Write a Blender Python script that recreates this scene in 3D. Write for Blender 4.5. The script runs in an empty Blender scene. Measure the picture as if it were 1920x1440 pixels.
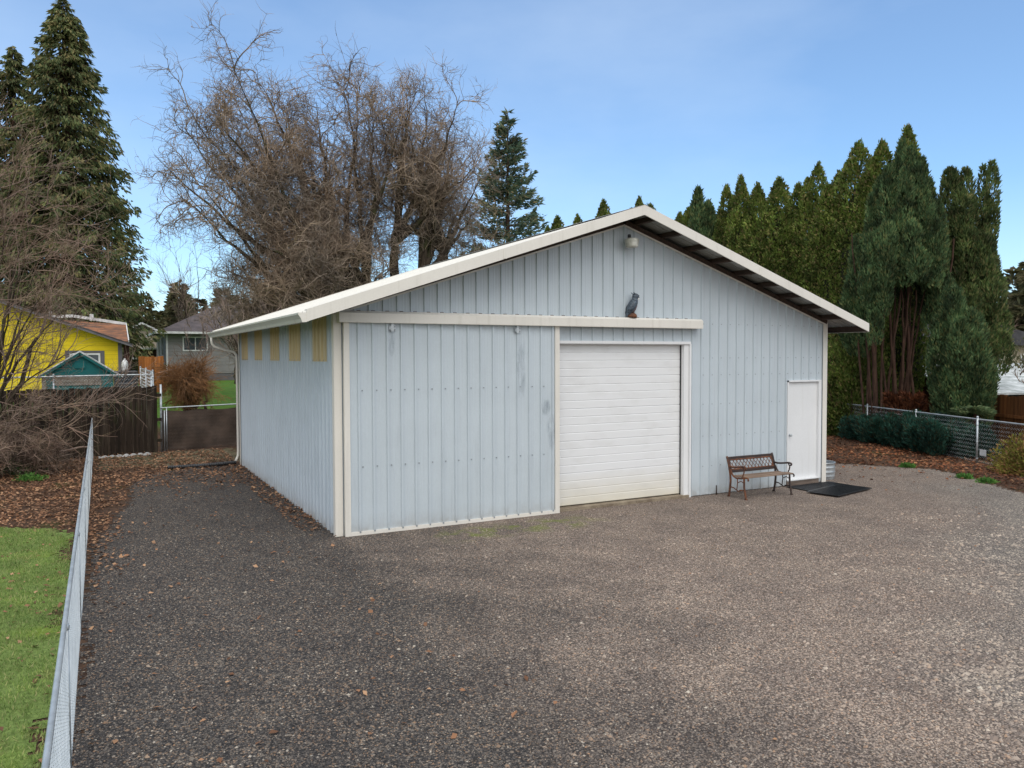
import bpy, math
import numpy as np
from mathutils import Matrix, Vector
R = math.radians
sc = bpy.context.scene
col = sc.collection
rng = np.random.default_rng(7)

# ---------------------------------------------------------------- materials
def _n(nt, t, **kw):
    n = nt.nodes.new(t)
    for k, v in kw.items(): setattr(n, k, v)
    return n
def _ramp(nt, fac, stops, interp='LINEAR'):
    r = _n(nt, 'ShaderNodeValToRGB'); e = r.color_ramp.elements; r.color_ramp.interpolation = interp
    while len(e) < len(stops): e.new(0.5)
    for i, (p, c) in enumerate(stops):
        e[i].position = p; e[i].color = (*c, 1) if len(c) == 3 else c
    nt.links.new(fac, r.inputs[0]); return r.outputs[0]
def _noise(nt, vec, scale, detail=4, rough=.55):
    n = _n(nt, 'ShaderNodeTexNoise'); n.inputs['Scale'].default_value = scale
    n.inputs['Detail'].default_value = detail; n.inputs['Roughness'].default_value = rough
    if vec is not None: nt.links.new(vec, n.inputs['Vector'])
    return n.outputs['Fac']
def _mix(nt, a, b, fac, mode='MIX'):
    m = _n(nt, 'ShaderNodeMix', data_type='RGBA', blend_type=mode)
    for s, v in ((0, fac), (6, a), (7, b)):
        if isinstance(v, (int, float)): m.inputs[s].default_value = v
        elif isinstance(v, tuple): m.inputs[s].default_value = (*v, 1)
        else: nt.links.new(v, m.inputs[s])
    return m.outputs[2]
def _math(nt, op, a, b=0.0, c=None, clamp=False):
    m = _n(nt, 'ShaderNodeMath', operation=op); m.use_clamp = clamp
    for i, v in enumerate((a, b) if c is None else (a, b, c)):
        if isinstance(v, (int, float)): m.inputs[i].default_value = v
        else: nt.links.new(v, m.inputs[i])
    return m.outputs[0]
def base(name, rough=.8, metal=0.0, spec=.5):
    m = bpy.data.materials.new(name); m.use_nodes = True; nt = m.node_tree
    b = nt.nodes['Principled BSDF']; b.inputs['Roughness'].default_value = rough
    b.inputs['Metallic'].default_value = metal; b.inputs['Specular IOR Level'].default_value = spec
    return m, nt, b
def pos(nt, stretch=(1, 1, 1), obj=True):
    if obj: t = _n(nt, 'ShaderNodeTexCoord').outputs['Object']
    else: t = _n(nt, 'ShaderNodeNewGeometry').outputs['Position']
    mp = _n(nt, 'ShaderNodeMapping'); mp.inputs['Scale'].default_value = stretch
    nt.links.new(t, mp.inputs[0]); return mp.outputs[0]
def bump(nt, b, h, strength=.3, dist=.01):
    bp = _n(nt, 'ShaderNodeBump'); bp.inputs['Strength'].default_value = strength; bp.inputs['Distance'].default_value = dist
    nt.links.new(h, bp.inputs['Height']); nt.links.new(bp.outputs[0], b.inputs['Normal'])
def plain(name, c1, c2=None, scale=3, rough=.7, metal=0.0, stretch=(1, 1, 1), bmp=.15, bd=.003, lo=.35, hi=.65, spec=.5, fine=None):
    m, nt, b = base(name, rough, metal, spec)
    if c2 is None: c2 = tuple(x * .8 for x in c1)
    v = pos(nt, stretch); f = _noise(nt, v, scale, 6)
    c = _ramp(nt, f, [(lo, c2), (hi, c1)])
    if fine:
        f2 = _noise(nt, v, fine, 3); c = _mix(nt, c, _ramp(nt, f2, [(.3, (.75,)*3), (.7, (1.15,)*3)]), .8, 'MULTIPLY')
    nt.links.new(c, b.inputs['Base Color'])
    if bmp: bump(nt, b, _noise(nt, v, scale * 8, 4), bmp, bd)
    return m
def leafy(name, cols, rough=.75, nscale=.8, trans=.25, dark=.6, lite=1.25):
    """colour random per leaf island, with broad natural variation through the crown"""
    m, nt, b = base(name, rough, 0, .25)
    r = _n(nt, 'ShaderNodeNewGeometry').outputs['Random Per Island']
    c = _ramp(nt, r, [(i / (len(cols) - 1), k) for i, k in enumerate(cols)])
    f = _noise(nt, pos(nt), nscale, 3)
    c = _mix(nt, c, _ramp(nt, f, [(.35, (dark,)*3), (.65, (lite, lite*.96, lite*.88))]), 1.0, 'MULTIPLY')
    nt.links.new(c, b.inputs['Base Color'])
    if trans:
        t = _n(nt, 'ShaderNodeBsdfTranslucent'); nt.links.new(c, t.inputs[0])
        mx = _n(nt, 'ShaderNodeMixShader'); mx.inputs[0].default_value = trans
        nt.links.new(b.outputs[0], mx.inputs[1]); nt.links.new(t.outputs[0], mx.inputs[2])
        nt.links.new(mx.outputs[0], nt.nodes['Material Output'].inputs[0])
    return m

MT = {}
def metal_paint(name, c, dirt, streak=.35, rough=.42, splash=False):
    m, nt, b = base(name, rough, 0, .5)
    v = pos(nt); vs = pos(nt, (9, 9, .5))
    f = _noise(nt, vs, 1.1, 5, .6); f2 = _noise(nt, v, .9, 5, .6)
    cc = _mix(nt, c, tuple(x * .93 for x in c), _ramp(nt, f2, [(.38, (0,)*3), (.68, (1,)*3)]))
    cc = _mix(nt, cc, dirt, _math(nt, 'MULTIPLY', _ramp(nt, f, [(.55, (0,)*3), (.8, (1,)*3)]), streak))
    f3 = _noise(nt, v, 40, 2)
    cc = _mix(nt, cc, _ramp(nt, f3, [(.3, (.975,)*3), (.7, (1.015,)*3)]), 1.0, 'MULTIPLY')
    if splash:   # rain-splashed dirt along the foot of the wall
        z_ = _n(nt, 'ShaderNodeSeparateXYZ'); nt.links.new(v, z_.inputs[0])
        k_ = _math(nt, 'SUBTRACT', 1.0, _math(nt, 'MULTIPLY', z_.outputs[2], 2.6), clamp=True)
        cc = _mix(nt, cc, (.24, .20, .16), _math(nt, 'MULTIPLY', _math(nt, 'POWER', k_, 2.0), _ramp(nt, _noise(nt, v, 7, 5), [(.3, (.15,)*3), (.7, (.75,)*3)])))
    nt.links.new(cc, b.inputs['Base Color'])
    nt.links.new(_ramp(nt, f2, [(.3, (rough - .08,)*3), (.7, (rough + .15,)*3)]), b.inputs['Roughness'])
    bump(nt, b, _noise(nt, v, 2.2, 3), .12, .03)
    return m
MT['wall'] = metal_paint('pale_blue_steel', (.52, .585, .632), (.29, .32, .36), .3, splash=True)
MT['wallside'] = metal_paint('side_blue_steel', (.53, .60, .665), (.29, .34, .39), .3, splash=True)
MT['trim'] = metal_paint('cream_trim', (.74, .71, .65), (.42, .40, .33), .35)
MT['gutter'] = metal_paint('weathered_gutter', (.56, .57, .51), (.30, .33, .24), .8)
MT['door'] = metal_paint('white_door_paint', (.77, .78, .79), (.55, .54, .50), .22)
MT['oxide'] = metal_paint('bluish_stain', (.36, .42, .49), (.25, .29, .33), .5)
# sectional door: clean white that yellows to a grimy band along its bottom edge
m, nt, b = base('overhead_door_white', .4)
v = pos(nt); z = _n(nt, 'ShaderNodeSeparateXYZ'); nt.links.new(v, z.inputs[0])
f = _noise(nt, pos(nt, (1.2, 1, 3)), 1.6, 5)
k = _math(nt, 'SUBTRACT', 1.0, _math(nt, 'MULTIPLY', z.outputs[2], 1.5), clamp=True)
k = _math(nt, 'MULTIPLY', k, _math(nt, 'ADD', f, .25), clamp=True)
c = _mix(nt, (.76, .77, .78), (.66, .60, .44), k)
c = _mix(nt, c, (.62, .62, .61), _ramp(nt, f, [(.5, (0,)*3), (.85, (.7,)*3)]))
nt.links.new(c, b.inputs['Base Color']); bump(nt, b, _noise(nt, v, 2.0, 3), .1, .02); MT['ohdoor'] = m
MT['roof'] = metal_paint('roof_steel', (.70, .69, .65), (.35, .34, .30), .5)
MT['soffit'] = plain('underside_steel', (.42, .43, .42), (.26, .27, .26), 4, .5)
MT['purlin'] = plain('dark_purlin_wood', (.075, .045, .032), (.035, .024, .018), 3, .85, stretch=(6, 1, 6))
MT['sky_panel'] = plain('yellowed_fibreglass', (.62, .50, .28), (.52, .42, .25), 2, .5, stretch=(3, 3, .6))
MT['galv'] = plain('galvanised_steel', (.52, .56, .58), (.36, .39, .41), 6, .42, .55)
MT['wire'] = plain('galvanised_wire', (.58, .62, .64), (.44, .48, .50), 4, .5, .1, bmp=0)
MT['screw'] = plain('screw_head', (.31, .34, .37), None, 4, .5, .3, bmp=0)
MT['concrete'] = plain('grimy_concrete', (.30, .25, .18), (.17, .13, .09), 5, .9, fine=40)
MT['darkplastic'] = plain('black_plastic', (.022, .024, .028), (.012, .013, .016), 8, .45)
MT['rubber'] = plain('black_rubber', (.022, .025, .030), (.012, .014, .017), 6, .32, fine=60, bmp=.4)
MT['castiron'] = plain('rust_speckled_cast_iron', (.055, .032, .024), (.028, .020, .020), 14, .6, fine=50)
MT['rustiron'] = plain('rusted_iron', (.20, .072, .028), (.06, .03, .022), 12, .8, fine=60)
MT['slat'] = plain('weathered_bench_slat', (.27, .19, .135), (.13, .085, .06), 4, .8, stretch=(.6, 8, 8), fine=9)
MT['sill'] = plain('weathered_sill_wood', (.20, .155, .125), (.10, .075, .06), 3, .9, stretch=(.5, 6, 6), fine=20)
MT['glass'] = plain('window_glass', (.10, .12, .14), (.04, .05, .06), .8, .08, bmp=0)
MT['lightlens'] = plain('dirty_lens', (.68, .68, .62), (.42, .42, .36), 9, .35)
def wood(name, a, b_, c, moss=None, sx=11):
    m, nt, b = base(name, .9, 0, .2)
    v = pos(nt, (sx, sx, .55)); f = _noise(nt, v, 1.0, 6, .65)
    cc = _ramp(nt, f, [(.30, b_), (.52, a), (.72, c)])
    r = _n(nt, 'ShaderNodeNewGeometry').outputs['Random Per Island']
    cc = _mix(nt, cc, _ramp(nt, r, [(0, (.6, .6, .6)), (1, (1.35, 1.3, 1.25))]), 1.0, 'MULTIPLY')
    if moss: cc = _mix(nt, cc, moss, _ramp(nt, _noise(nt, pos(nt, (3, 3, 1)), 1.3, 5), [(.55, (0,)*3), (.72, (.6,)*3)]))
    nt.links.new(cc, b.inputs['Base Color']); bump(nt, b, f, .5, .01); return m
MT['oldfence'] = wood('old_dark_boards', (.036, .026, .019), (.013, .010, .008), (.11, .092, .07), (.035, .040, .014))
MT['orangefence'] = wood('orange_boards', (.40, .15, .045), (.24, .09, .03), (.50, .22, .08))
MT['brownfence'] = wood('red_brown_boards', (.15, .062, .022), (.07, .03, .014), (.22, .10, .038))
def siding(name, c, period, depth=.3):
    m, nt, b = base(name, .7, 0, .3)
    p = _n(nt, 'ShaderNodeNewGeometry').outputs['Position']; s = _n(nt, 'ShaderNodeSeparateXYZ'); nt.links.new(p, s.inputs[0])
    fr = _math(nt, 'FRACT', _math(nt, 'DIVIDE', s.outputs[2], period))
    line = _ramp(nt, fr, [(0, (.35,)*3), (.10, (1,)*3), (1, (.93,)*3)])
    cc = _mix(nt, c, tuple(x * .78 for x in c), _ramp(nt, _noise(nt, pos(nt, (1, 1, 3)), 1.5, 5), [(.35, (0,)*3), (.7, (1,)*3)]))
    cc = _mix(nt, cc, line, .8, 'MULTIPLY')
    nt.links.new(cc, b.inputs['Base Color']); bump(nt, b, fr, depth, .02); return m
MT['yellow'] = siding('yellow_siding', (.88, .66, .018), .19, .15)
MT['grey_siding'] = siding('grey_siding', (.29, .28, .285), .24)
MT['teal'] = siding('teal_boards', (.010, .13, .135), .16)
MT['beige'] = siding('beige_siding', (.42, .37, .28), .22)
MT['whitepaint'] = plain('white_paint', (.76, .77, .78), (.55, .56, .56), 4, .6)
MT['greytrim'] = plain('dark_grey_trim', (.13, .125, .14), None, 3, .7)
MT['shingle'] = plain('dark_shingles', (.075, .075, .082), (.04, .04, .046), 3, .95, fine=30)
MT['shingle_brown'] = plain('brown_grey_shingles', (.12, .10, .105), (.07, .06, .065), 2, .95, fine=24)
MT['rustroof'] = plain('rusty_sheet_roof', (.34, .14, .06), (.07, .045, .038), 1.6, .8, stretch=(1, 3, 1), fine=9)
MT['paleroof'] = plain('weathered_white_roof', (.66, .69, .70), (.30, .33, .32), 2.5, .7, fine=14)
MT['screen'] = plain('brown_privacy_cloth', (.105, .073, .055), (.055, .039, .030), 2.5, .9, fine=60, bmp=.3, bd=.01)
MT['darkwood'] = plain('dark_red_wood', (.10, .035, .026), (.04, .02, .016), 3, .9)
MT['dirtwood'] = plain('greyed_plywood', (.22, .19, .16), (.12, .10, .085), 3, .9, stretch=(1, 1, 3))
MT['carpaint'] = plain('white_car_paint', (.72, .74, .75), None, 1, .25, bmp=0)
def bark(name, a, b_, moss=None):
    m, nt, b = base(name, .95, 0, .15)
    c = _ramp(nt, _noise(nt, pos(nt, (1, 1, .35)), 9, 5, .65), [(.35, b_), (.65, a)])
    if moss: c = _mix(nt, c, moss, _ramp(nt, _noise(nt, pos(nt), 1.6, 4), [(.5, (0,)*3), (.64, (.8,)*3)]))
    nt.links.new(c, b.inputs['Base Color']); bump(nt, b, _noise(nt, pos(nt, (1, 1, .3)), 14, 5), .6, .02); return m
MT['bark'] = bark('mossy_dark_bark', (.085, .066, .050), (.035, .027, .021), (.060, .066, .028))
MT['barkred'] = bark('red_brown_bark', (.105, .060, .043), (.04, .024, .018))
def twigmat(name, cols, nscale=.5):
    m, nt, b = base(name, .9, 0, .15)
    r = _n(nt, 'ShaderNodeNewGeometry').outputs['Random Per Island']
    c = _ramp(nt, r, [(i / (len(cols) - 1), k) for i, k in enumerate(cols)])
    f = _noise(nt, pos(nt), nscale, 3)
    c = _mix(nt, c, _ramp(nt, f, [(.35, (.7, .7, .72)), (.65, (1.2, 1.1, 1.0))]), 1.0, 'MULTIPLY')
    nt.links.new(c, b.inputs['Base Color']); return m
MT['willowtwig'] = twigmat('tan_grey_willow_twigs', [(.13, .105, .088), (.24, .19, .15), (.35, .285, .22), (.22, .19, .165), (.46, .39, .32)])
MT['pinktwig'] = twigmat('pinkish_brown_twigs', [(.132, .094, .077), (.220, .160, .132), (.297, .237, .204), (.176, .143, .094)])
MT['orangetwig'] = twigmat('orange_brown_twigs', [(.17, .085, .042), (.27, .14, .06), (.20, .12, .07)])
MT['greytwig'] = twigmat('grey_brown_twigs', [(.15, .12, .105), (.23, .18, .155), (.19, .165, .15)])
MT['arb'] = leafy('arborvitae_green', [(.068, .108, .028), (.115, .175, .036), (.165, .225, .050), (.25, .20, .095)], nscale=1.5, dark=.5, lite=1.6)
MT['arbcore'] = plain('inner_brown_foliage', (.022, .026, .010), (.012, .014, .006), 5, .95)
MT['jun'] = leafy('green_juniper', [(.036, .072, .034), (.068, .125, .056), (.105, .175, .080), (.16, .17, .07)], nscale=2.0, dark=.42, lite=1.7)
MT['jun2'] = leafy('deep_green_juniper', [(.044, .075, .031), (.078, .129, .048), (.128, .178, .061), (.187, .170, .085)], nscale=1.9, dark=.45, lite=1.65)
MT['bluejun'] = leafy('teal_spreading_juniper', [(.07, .06, .03), (.017, .063, .050), (.031, .109, .084), (.056, .147, .109)], nscale=1.5)
MT['paletuft'] = leafy('pale_cut_sprays', [(.10, .17, .085), (.19, .27, .14), (.24, .28, .13)], nscale=3)
MT['cedar'] = leafy('olive_cedar', [(.046, .070, .030), (.085, .115, .046), (.13, .145, .060), (.20, .165, .08)], nscale=.7, dark=.7, lite=1.6)
MT['fir'] = leafy('blue_grey_fir', [(.048, .088, .067), (.083, .136, .099), (.136, .184, .128), (.224, .176, .096)], nscale=.7, dark=.8, lite=1.7)
MT['olive'] = leafy('distant_olive_conifer', [(.15, .12, .07), (.083, .093, .048), (.128, .129, .063), (.180, .158, .083)], nscale=.3)
MT['yellowgreen'] = leafy('yellow_green_shrub', [(.16, .17, .035), (.24, .25, .05), (.30, .22, .07), (.26, .13, .07)], nscale=2)
MT['weed'] = leafy('bright_weed', [(.05, .15, .03), (.09, .24, .05), (.15, .28, .07)], nscale=3)
MT['grassblade'] = leafy('lawn_blades', [(.14, .22, .06), (.20, .30, .085), (.28, .38, .12), (.38, .38, .18)], nscale=1.6, trans=.35, dark=.72, lite=1.3)
MT['litter_red'] = leafy('red_brown_dead_leaves', [(.055, .026, .018), (.12, .048, .026), (.24, .088, .04), (.15, .07, .04), (.36, .18, .09)], nscale=.55, trans=.15, dark=.45, lite=1.5)
MT['litter'] = leafy('brown_dead_leaves', [(.100, .053, .034), (.200, .103, .060), (.325, .175, .103), (.475, .300, .188)], nscale=.9, trans=.15)
MT['deadneedle'] = leafy('rust_dead_foliage', [(.06, .025, .015), (.13, .045, .022), (.19, .07, .03)], nscale=1.5)

def stone_col(nt, rnd, P):
    """gravel palette: dark basalt to the left and near, browner crushed rock to the right, coarse pale stone at the far right"""
    s = _n(nt, 'ShaderNodeSeparateXYZ'); nt.links.new(P, s.inputs[0])
    dark = _ramp(nt, rnd, [(0, (.035, .034, .036)), (.35, (.066, .061, .060)), (.6, (.12, .108, .099)), (.82, (.19, .165, .14)), (.95, (.26, .17, .11)), (.995, (.44, .40, .34))])
    brown = _ramp(nt, rnd, [(0, (.16, .125, .105)), (.3, (.265, .21, .176)), (.6, (.37, .30, .252)), (.85, (.47, .39, .33)), (.96, (.38, .25, .17)), (.995, (.54, .49, .42))])
    pale = _ramp(nt, rnd, [(0, (.09, .10, .11)), (.3, (.19, .19, .19)), (.6, (.32, .30, .26)), (.85, (.42, .38, .32)), (1, (.54, .51, .45))])
    n1 = _noise(nt, P, .35, 4, .6); n2 = _noise(nt, P, 1.3, 4, .6)
    nn = _math(nt, 'ADD', _math(nt, 'MULTIPLY', n1, 5.0), _math(nt, 'MULTIPLY', n2, 2.0))
    a = _math(nt, 'ADD', _math(nt, 'ADD', s.outputs[0], _math(nt, 'MULTIPLY', s.outputs[1], -.15)), _math(nt, 'SUBTRACT', nn, 3.5))
    fb = _n(nt, 'ShaderNodeMapRange'); fb.inputs[1].default_value = -.2; fb.inputs[2].default_value = 3.4; nt.links.new(a, fb.inputs[0])
    c = _mix(nt, dark, brown, _math(nt, 'MULTIPLY', fb.outputs[0], .92))
    q = _math(nt, 'ADD', _math(nt, 'SUBTRACT', _math(nt, 'MULTIPLY', s.outputs[0], .7), _math(nt, 'MULTIPLY', s.outputs[1], .9)), nn)
    fp = _n(nt, 'ShaderNodeMapRange'); fp.inputs[1].default_value = 12.3; fp.inputs[2].default_value = 14.6; nt.links.new(q, fp.inputs[0])
    c = _mix(nt, c, pale, _math(nt, 'MULTIPLY', fp.outputs[0], .6))
    c = _mix(nt, c, _ramp(nt, n2, [(.30, (.78, .77, .78)), (.70, (1.13, 1.11, 1.08))]), 1.0, 'MULTIPLY')
    return c, s, n1, n2
m, nt, b = base('crushed_gravel', .88, 0, .3)
P = pos(nt, obj=False)
wob = _n(nt, 'ShaderNodeTexNoise'); wob.inputs['Scale'].default_value = 30; nt.links.new(P, wob.inputs['Vector'])
PV = _mix(nt, P, wob.outputs['Color'], .02)
vo = _n(nt, 'ShaderNodeTexVoronoi'); vo.inputs['Scale'].default_value = 64; nt.links.new(PV, vo.inputs['Vector'])
sx = _n(nt, 'ShaderNodeSeparateColor'); nt.links.new(vo.outputs['Color'], sx.inputs[0])
c, s, n1, n2 = stone_col(nt, sx.outputs[0], P)
c = _mix(nt, c, _ramp(nt, vo.outputs['Distance'], [(.25, (1.1,)*3), (.62, (.36,)*3)]), 1.0, 'MULTIPLY')
# moss streaks in front of the doors
def band(x, lo, hi):
    r_ = _n(nt, 'ShaderNodeMapRange'); r_.inputs[1].default_value = lo; r_.inputs[2].default_value = hi; nt.links.new(x, r_.inputs[0]); return r_.outputs[0]
ym = _math(nt, 'MULTIPLY', band(s.outputs[1], -1.35, -.95), _math(nt, 'SUBTRACT', 1.0, band(s.outputs[1], -.65, -.3)))
xm = _math(nt, 'MULTIPLY', band(s.outputs[0], 1.2, 1.7), _math(nt, 'SUBTRACT', 1.0, band(s.outputs[0], 3.6, 4.4)))
mm = _math(nt, 'MULTIPLY', _math(nt, 'MULTIPLY', xm, ym), _ramp(nt, _noise(nt, P, 2.6, 5), [(.46, (0,)*3), (.6, (1,)*3)]))
c = _mix(nt, c, (.13, .16, .022), _math(nt, 'MULTIPLY', mm, .75))
nt.links.new(c, b.inputs['Base Color'])
bump(nt, b, _math(nt, 'SUBTRACT', 1.0, vo.outputs['Distance']), .9, .012); MT['gravel'] = m
m, nt, b = base('loose_stones', .85, 0, .3)
c, *_ = stone_col(nt, _n(nt, 'ShaderNodeNewGeometry').outputs['Random Per Island'], pos(nt, obj=False))
nt.links.new(c, b.inputs['Base Color']); MT['stone'] = m
m, nt, b = base('soil_and_grass', .95, 0, .15)
P = pos(nt, obj=False); s = _n(nt, 'ShaderNodeSeparateXYZ'); nt.links.new(P, s.inputs[0])
soil = _ramp(nt, _noise(nt, P, 9, 6, .7), [(.3, (.028, .018, .014)), (.5, (.070, .042, .028)), (.7, (.13, .072, .042))])
soil = _mix(nt, soil, (.055, .062, .016), _ramp(nt, _noise(nt, P, 1.1, 5), [(.56, (0,)*3), (.7, (.7,)*3)]))
gr = _ramp(nt, _noise(nt, P, 3, 6, .7), [(.3, (.050, .105, .016)), (.7, (.10, .21, .028))])
gr = _mix(nt, gr, (.13, .12, .045), _ramp(nt, _noise(nt, P, .35, 4), [(.52, (0,)*3), (.75, (.6,)*3)]))
f = _n(nt, 'ShaderNodeMapRange'); f.inputs[1].default_value = 16.0; f.inputs[2].default_value = 17.5
nt.links.new(_math(nt, 'ADD', s.outputs[1], _noise(nt, P, 1.5, 4)), f.inputs[0])
nt.links.new(_mix(nt, soil, gr, f.outputs[0]), b.inputs['Base Color']); bump(nt, b, _noise(nt, P, 22, 6), .8, .03); MT['ground'] = m
m, nt, b = base('lawn_turf', .95, 0, .15)
P = pos(nt, obj=False)
c = _ramp(nt, _noise(nt, P, 26, 5, .7), [(.3, (.075, .115, .03)), (.7, (.20, .28, .08))])
c = _mix(nt, c, (.14, .085, .045), _ramp(nt, _noise(nt, P, 1.7, 5), [(.56, (0,)*3), (.72, (.55,)*3)]))
c = _mix(nt, c, (.19, .27, .012), _ramp(nt, _noise(nt, P, .9, 3), [(.55, (0,)*3), (.7, (.6,)*3)]))
nt.links.new(c, b.inputs['Base Color']); bump(nt, b, _noise(nt, P, 60, 5), .8, .02); MT['lawn'] = m
MT['rubble'] = plain('mossy_stone', (.13, .10, .065), (.052, .048, .018), 2.5, .95, fine=30, bmp=.5, bd=.01)

# ---------------------------------------------------------------- mesh building
class MB:
    def __init__(s): s.v = []; s.f = []; s.q = []; s.n = 0; s.mi = []
    def add(s, v, f, mi=0):
        v = np.asarray(v, float).reshape(-1, 3); f = np.asarray(f, int)
        s.v.append(v); s.q.append(f + s.n); s.mi.append(np.full(len(f), mi)); s.n += len(v); return s
    def poly(s, v, faces, mi=0):
        by = {}
        v = np.asarray(v, float).reshape(-1, 3)
        for f in faces: by.setdefault(len(f), []).append(f)
        for k, fs in by.items(): s.q.append(np.array(fs) + s.n); s.mi.append(np.full(len(fs), mi))
        s.v.append(v); s.n += len(v); return s
    def box(s, a, b, mi=0):
        x0, y0, z0 = a; x1, y1, z1 = b
        v = [(x0,y0,z0),(x1,y0,z0),(x1,y1,z0),(x0,y1,z0),(x0,y0,z1),(x1,y0,z1),(x1,y1,z1),(x0,y1,z1)]
        return s.add(v, [(0,3,2,1),(4,5,6,7),(0,1,5,4),(1,2,6,5),(2,3,7,6),(3,0,4,7)], mi)
    def beam(s, p, q, w, h, up=(0,0,1), mi=0):
        p, q = np.array(p, float), np.array(q, float); d = q - p; d /= np.linalg.norm(d)
        r = np.cross(d, up); r /= np.linalg.norm(r); u = np.cross(r, d)
        v = []
        for c in (p, q):
            for a, b in ((-1,-1),(1,-1),(1,1),(-1,1)): v.append(c + r*a*w/2 + u*b*h/2)
        return s.add(v, [(0,1,2,3),(7,6,5,4),(0,4,5,1),(1,5,6,2),(2,6,7,3),(3,7,4,0)], mi)
    def tubes(s, P, Rr, n=4, mi=0, cap=False):
        P = np.asarray(P, float)
        if P.ndim == 2: P = P[None]
        K, m, _ = P.shape; Rr = np.broadcast_to(np.asarray(Rr, float), (K, m))
        T = np.gradient(P, axis=1); T /= np.linalg.norm(T, axis=2, keepdims=True) + 1e-9
        main = P[:, -1] - P[:, 0] + 1e-9; ax = np.argmin(np.abs(main), axis=1)
        ref = np.eye(3)[ax][:, None, :]
        A = np.cross(T, ref); A /= np.linalg.norm(A, axis=2, keepdims=True) + 1e-9
        B = np.cross(T, A)
        an = np.arange(n) * 2 * math.pi / n
        V = P[:, :, None, :] + Rr[:, :, None, None] * (A[:, :, None, :] * np.cos(an)[:, None] + B[:, :, None, :] * np.sin(an)[:, None])
        k, i, j = np.meshgrid(np.arange(K), np.arange(m - 1), np.arange(n), indexing='ij')
        idx = lambda a, b_, c_: (a * m + b_) * n + c_ % n
        F = np.stack([idx(k, i, j), idx(k, i, j + 1), idx(k, i + 1, j + 1), idx(k, i + 1, j)], -1).reshape(-1, 4)
        n0 = s.n
        s.add(V.reshape(-1, 3), F, mi)
        if cap and K == 1:
            s.q.append(np.array([[n0 + x for x in range(n)][::-1], [n0 + (m - 1) * n + x for x in range(n)]])); s.mi.append(np.full(2, mi))
        return s
    def lathe(s, prof, c=(0,0,0), n=24, mi=0):
        an = np.arange(n) * 2 * math.pi / n
        V = [(c[0] + r*math.cos(a), c[1] + r*math.sin(a), c[2] + z) for r, z in prof for a in an]
        F = [(i*n+j, i*n+(j+1)%n, (i+1)*n+(j+1)%n, (i+1)*n+j) for i in range(len(prof)-1) for j in range(n)]
        return s.add(V, F, mi)
    def prism(s, poly, lo, hi, axis='y', mi=0):
        n = len(poly); mk = {'y': lambda a, b, t: (a, t, b), 'x': lambda a, b, t: (t, a, b), 'z': lambda a, b, t: (a, b, t)}[axis]
        v = [mk(a, b, lo) for a, b in poly] + [mk(a, b, hi) for a, b in poly]
        return s.poly(v, [tuple(range(n))[::-1], tuple(range(n, 2*n))] + [(i, (i+1) % n, n + (i+1) % n, n + i) for i in range(n)], mi)
    def loft(s, C, rx, rz, n=14, mi=0, axis=None):
        """rings round a spine, horizontal-ish ellipses rx by ry"""
        an = np.arange(n) * 2 * math.pi / n; V = []
        for c, a, b_ in zip(C, rx, rz):
            for t in an: V.append((c[0] + a*math.cos(t), c[1] + b_*math.sin(t), c[2]))
        m_ = len(C)
        F = [(i*n+j, i*n+(j+1)%n, (i+1)*n+(j+1)%n, (i+1)*n+j) for i in range(m_-1) for j in range(n)]
        return s.poly(V, F + [tuple(range(n))[::-1], tuple(range((m_-1)*n, m_*n))], mi)
    def blades(s, C, D, L, W, rg, mi=0):
        """diamond sprays at C pointing along D"""
        N = len(C); D = D / (np.linalg.norm(D, axis=1, keepdims=True) + 1e-9)
        rv = rg.normal(size=(N, 3)); S = np.cross(D, rv); S /= np.linalg.norm(S, axis=1, keepdims=True) + 1e-9
        L = np.broadcast_to(L, N)[:, None]; W = np.broadcast_to(W, N)[:, None]
        nn = np.cross(S, D)
        V = np.stack([C, C + D*L*.45 + S*W*.5 + nn*W*.15, C + D*L, C + D*L*.45 - S*W*.5 + nn*W*.15], 1).reshape(-1, 3)
        return s.add(V, np.arange(4*N).reshape(-1, 4), mi)
    def mesh(s, name, smooth=False):
        V = np.concatenate(s.v); me = bpy.data.meshes.new(name)
        me.vertices.add(len(V)); me.vertices.foreach_set('co', V.ravel())
        lp = np.concatenate([q.ravel() for q in s.q]); tot = np.concatenate([np.full(len(q), q.shape[1]) for q in s.q])
        me.loops.add(len(lp)); me.loops.foreach_set('vertex_index', lp.astype(np.int32))
        me.polygons.add(len(tot)); st = np.concatenate([[0], np.cumsum(tot)[:-1]])
        me.polygons.foreach_set('loop_start', st.astype(np.int32)); me.polygons.foreach_set('loop_total', tot.astype(np.int32))
        me.polygons.foreach_set('material_index', np.concatenate(s.mi).astype(np.int32))
        me.polygons.foreach_set('use_smooth', np.full(len(tot), smooth))
        me.update(calc_edges=True); me.validate(); return me
def obj(name, mb, mats, parent=None, loc=None, smooth=False, rot=0, bevel=0):
    me = mb.mesh(name, smooth) if isinstance(mb, MB) else mb
    if isinstance(mb, MB):
        for m_ in (mats if isinstance(mats, (list, tuple)) else [mats]): me.materials.append(MT[m_])
    o = bpy.data.objects.new(name, me); col.objects.link(o)
    if parent is not None: o.parent = parent
    if loc is not None: o.location = loc
    if rot: o.rotation_euler = (0, 0, rot)
    if bevel:
        bv = o.modifiers.new('bevel', 'BEVEL'); bv.width = bevel; bv.segments = 2; bv.limit_method = 'ANGLE'
    return o
def tag(o, label=None, cat=None, group=None, kind=None):
    if label: o['label'] = label
    if cat: o['category'] = cat
    if group: o['group'] = group
    if kind: o['kind'] = kind
    return o
def thing(name, label, cat, loc=(0,0,0), rz=0, group=None):
    o = bpy.data.objects.new(name, None); col.objects.link(o); o.location = loc; o.rotation_euler = (0,0,rz)
    o.empty_display_size = .2
    return tag(o, label, cat, group)
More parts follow.
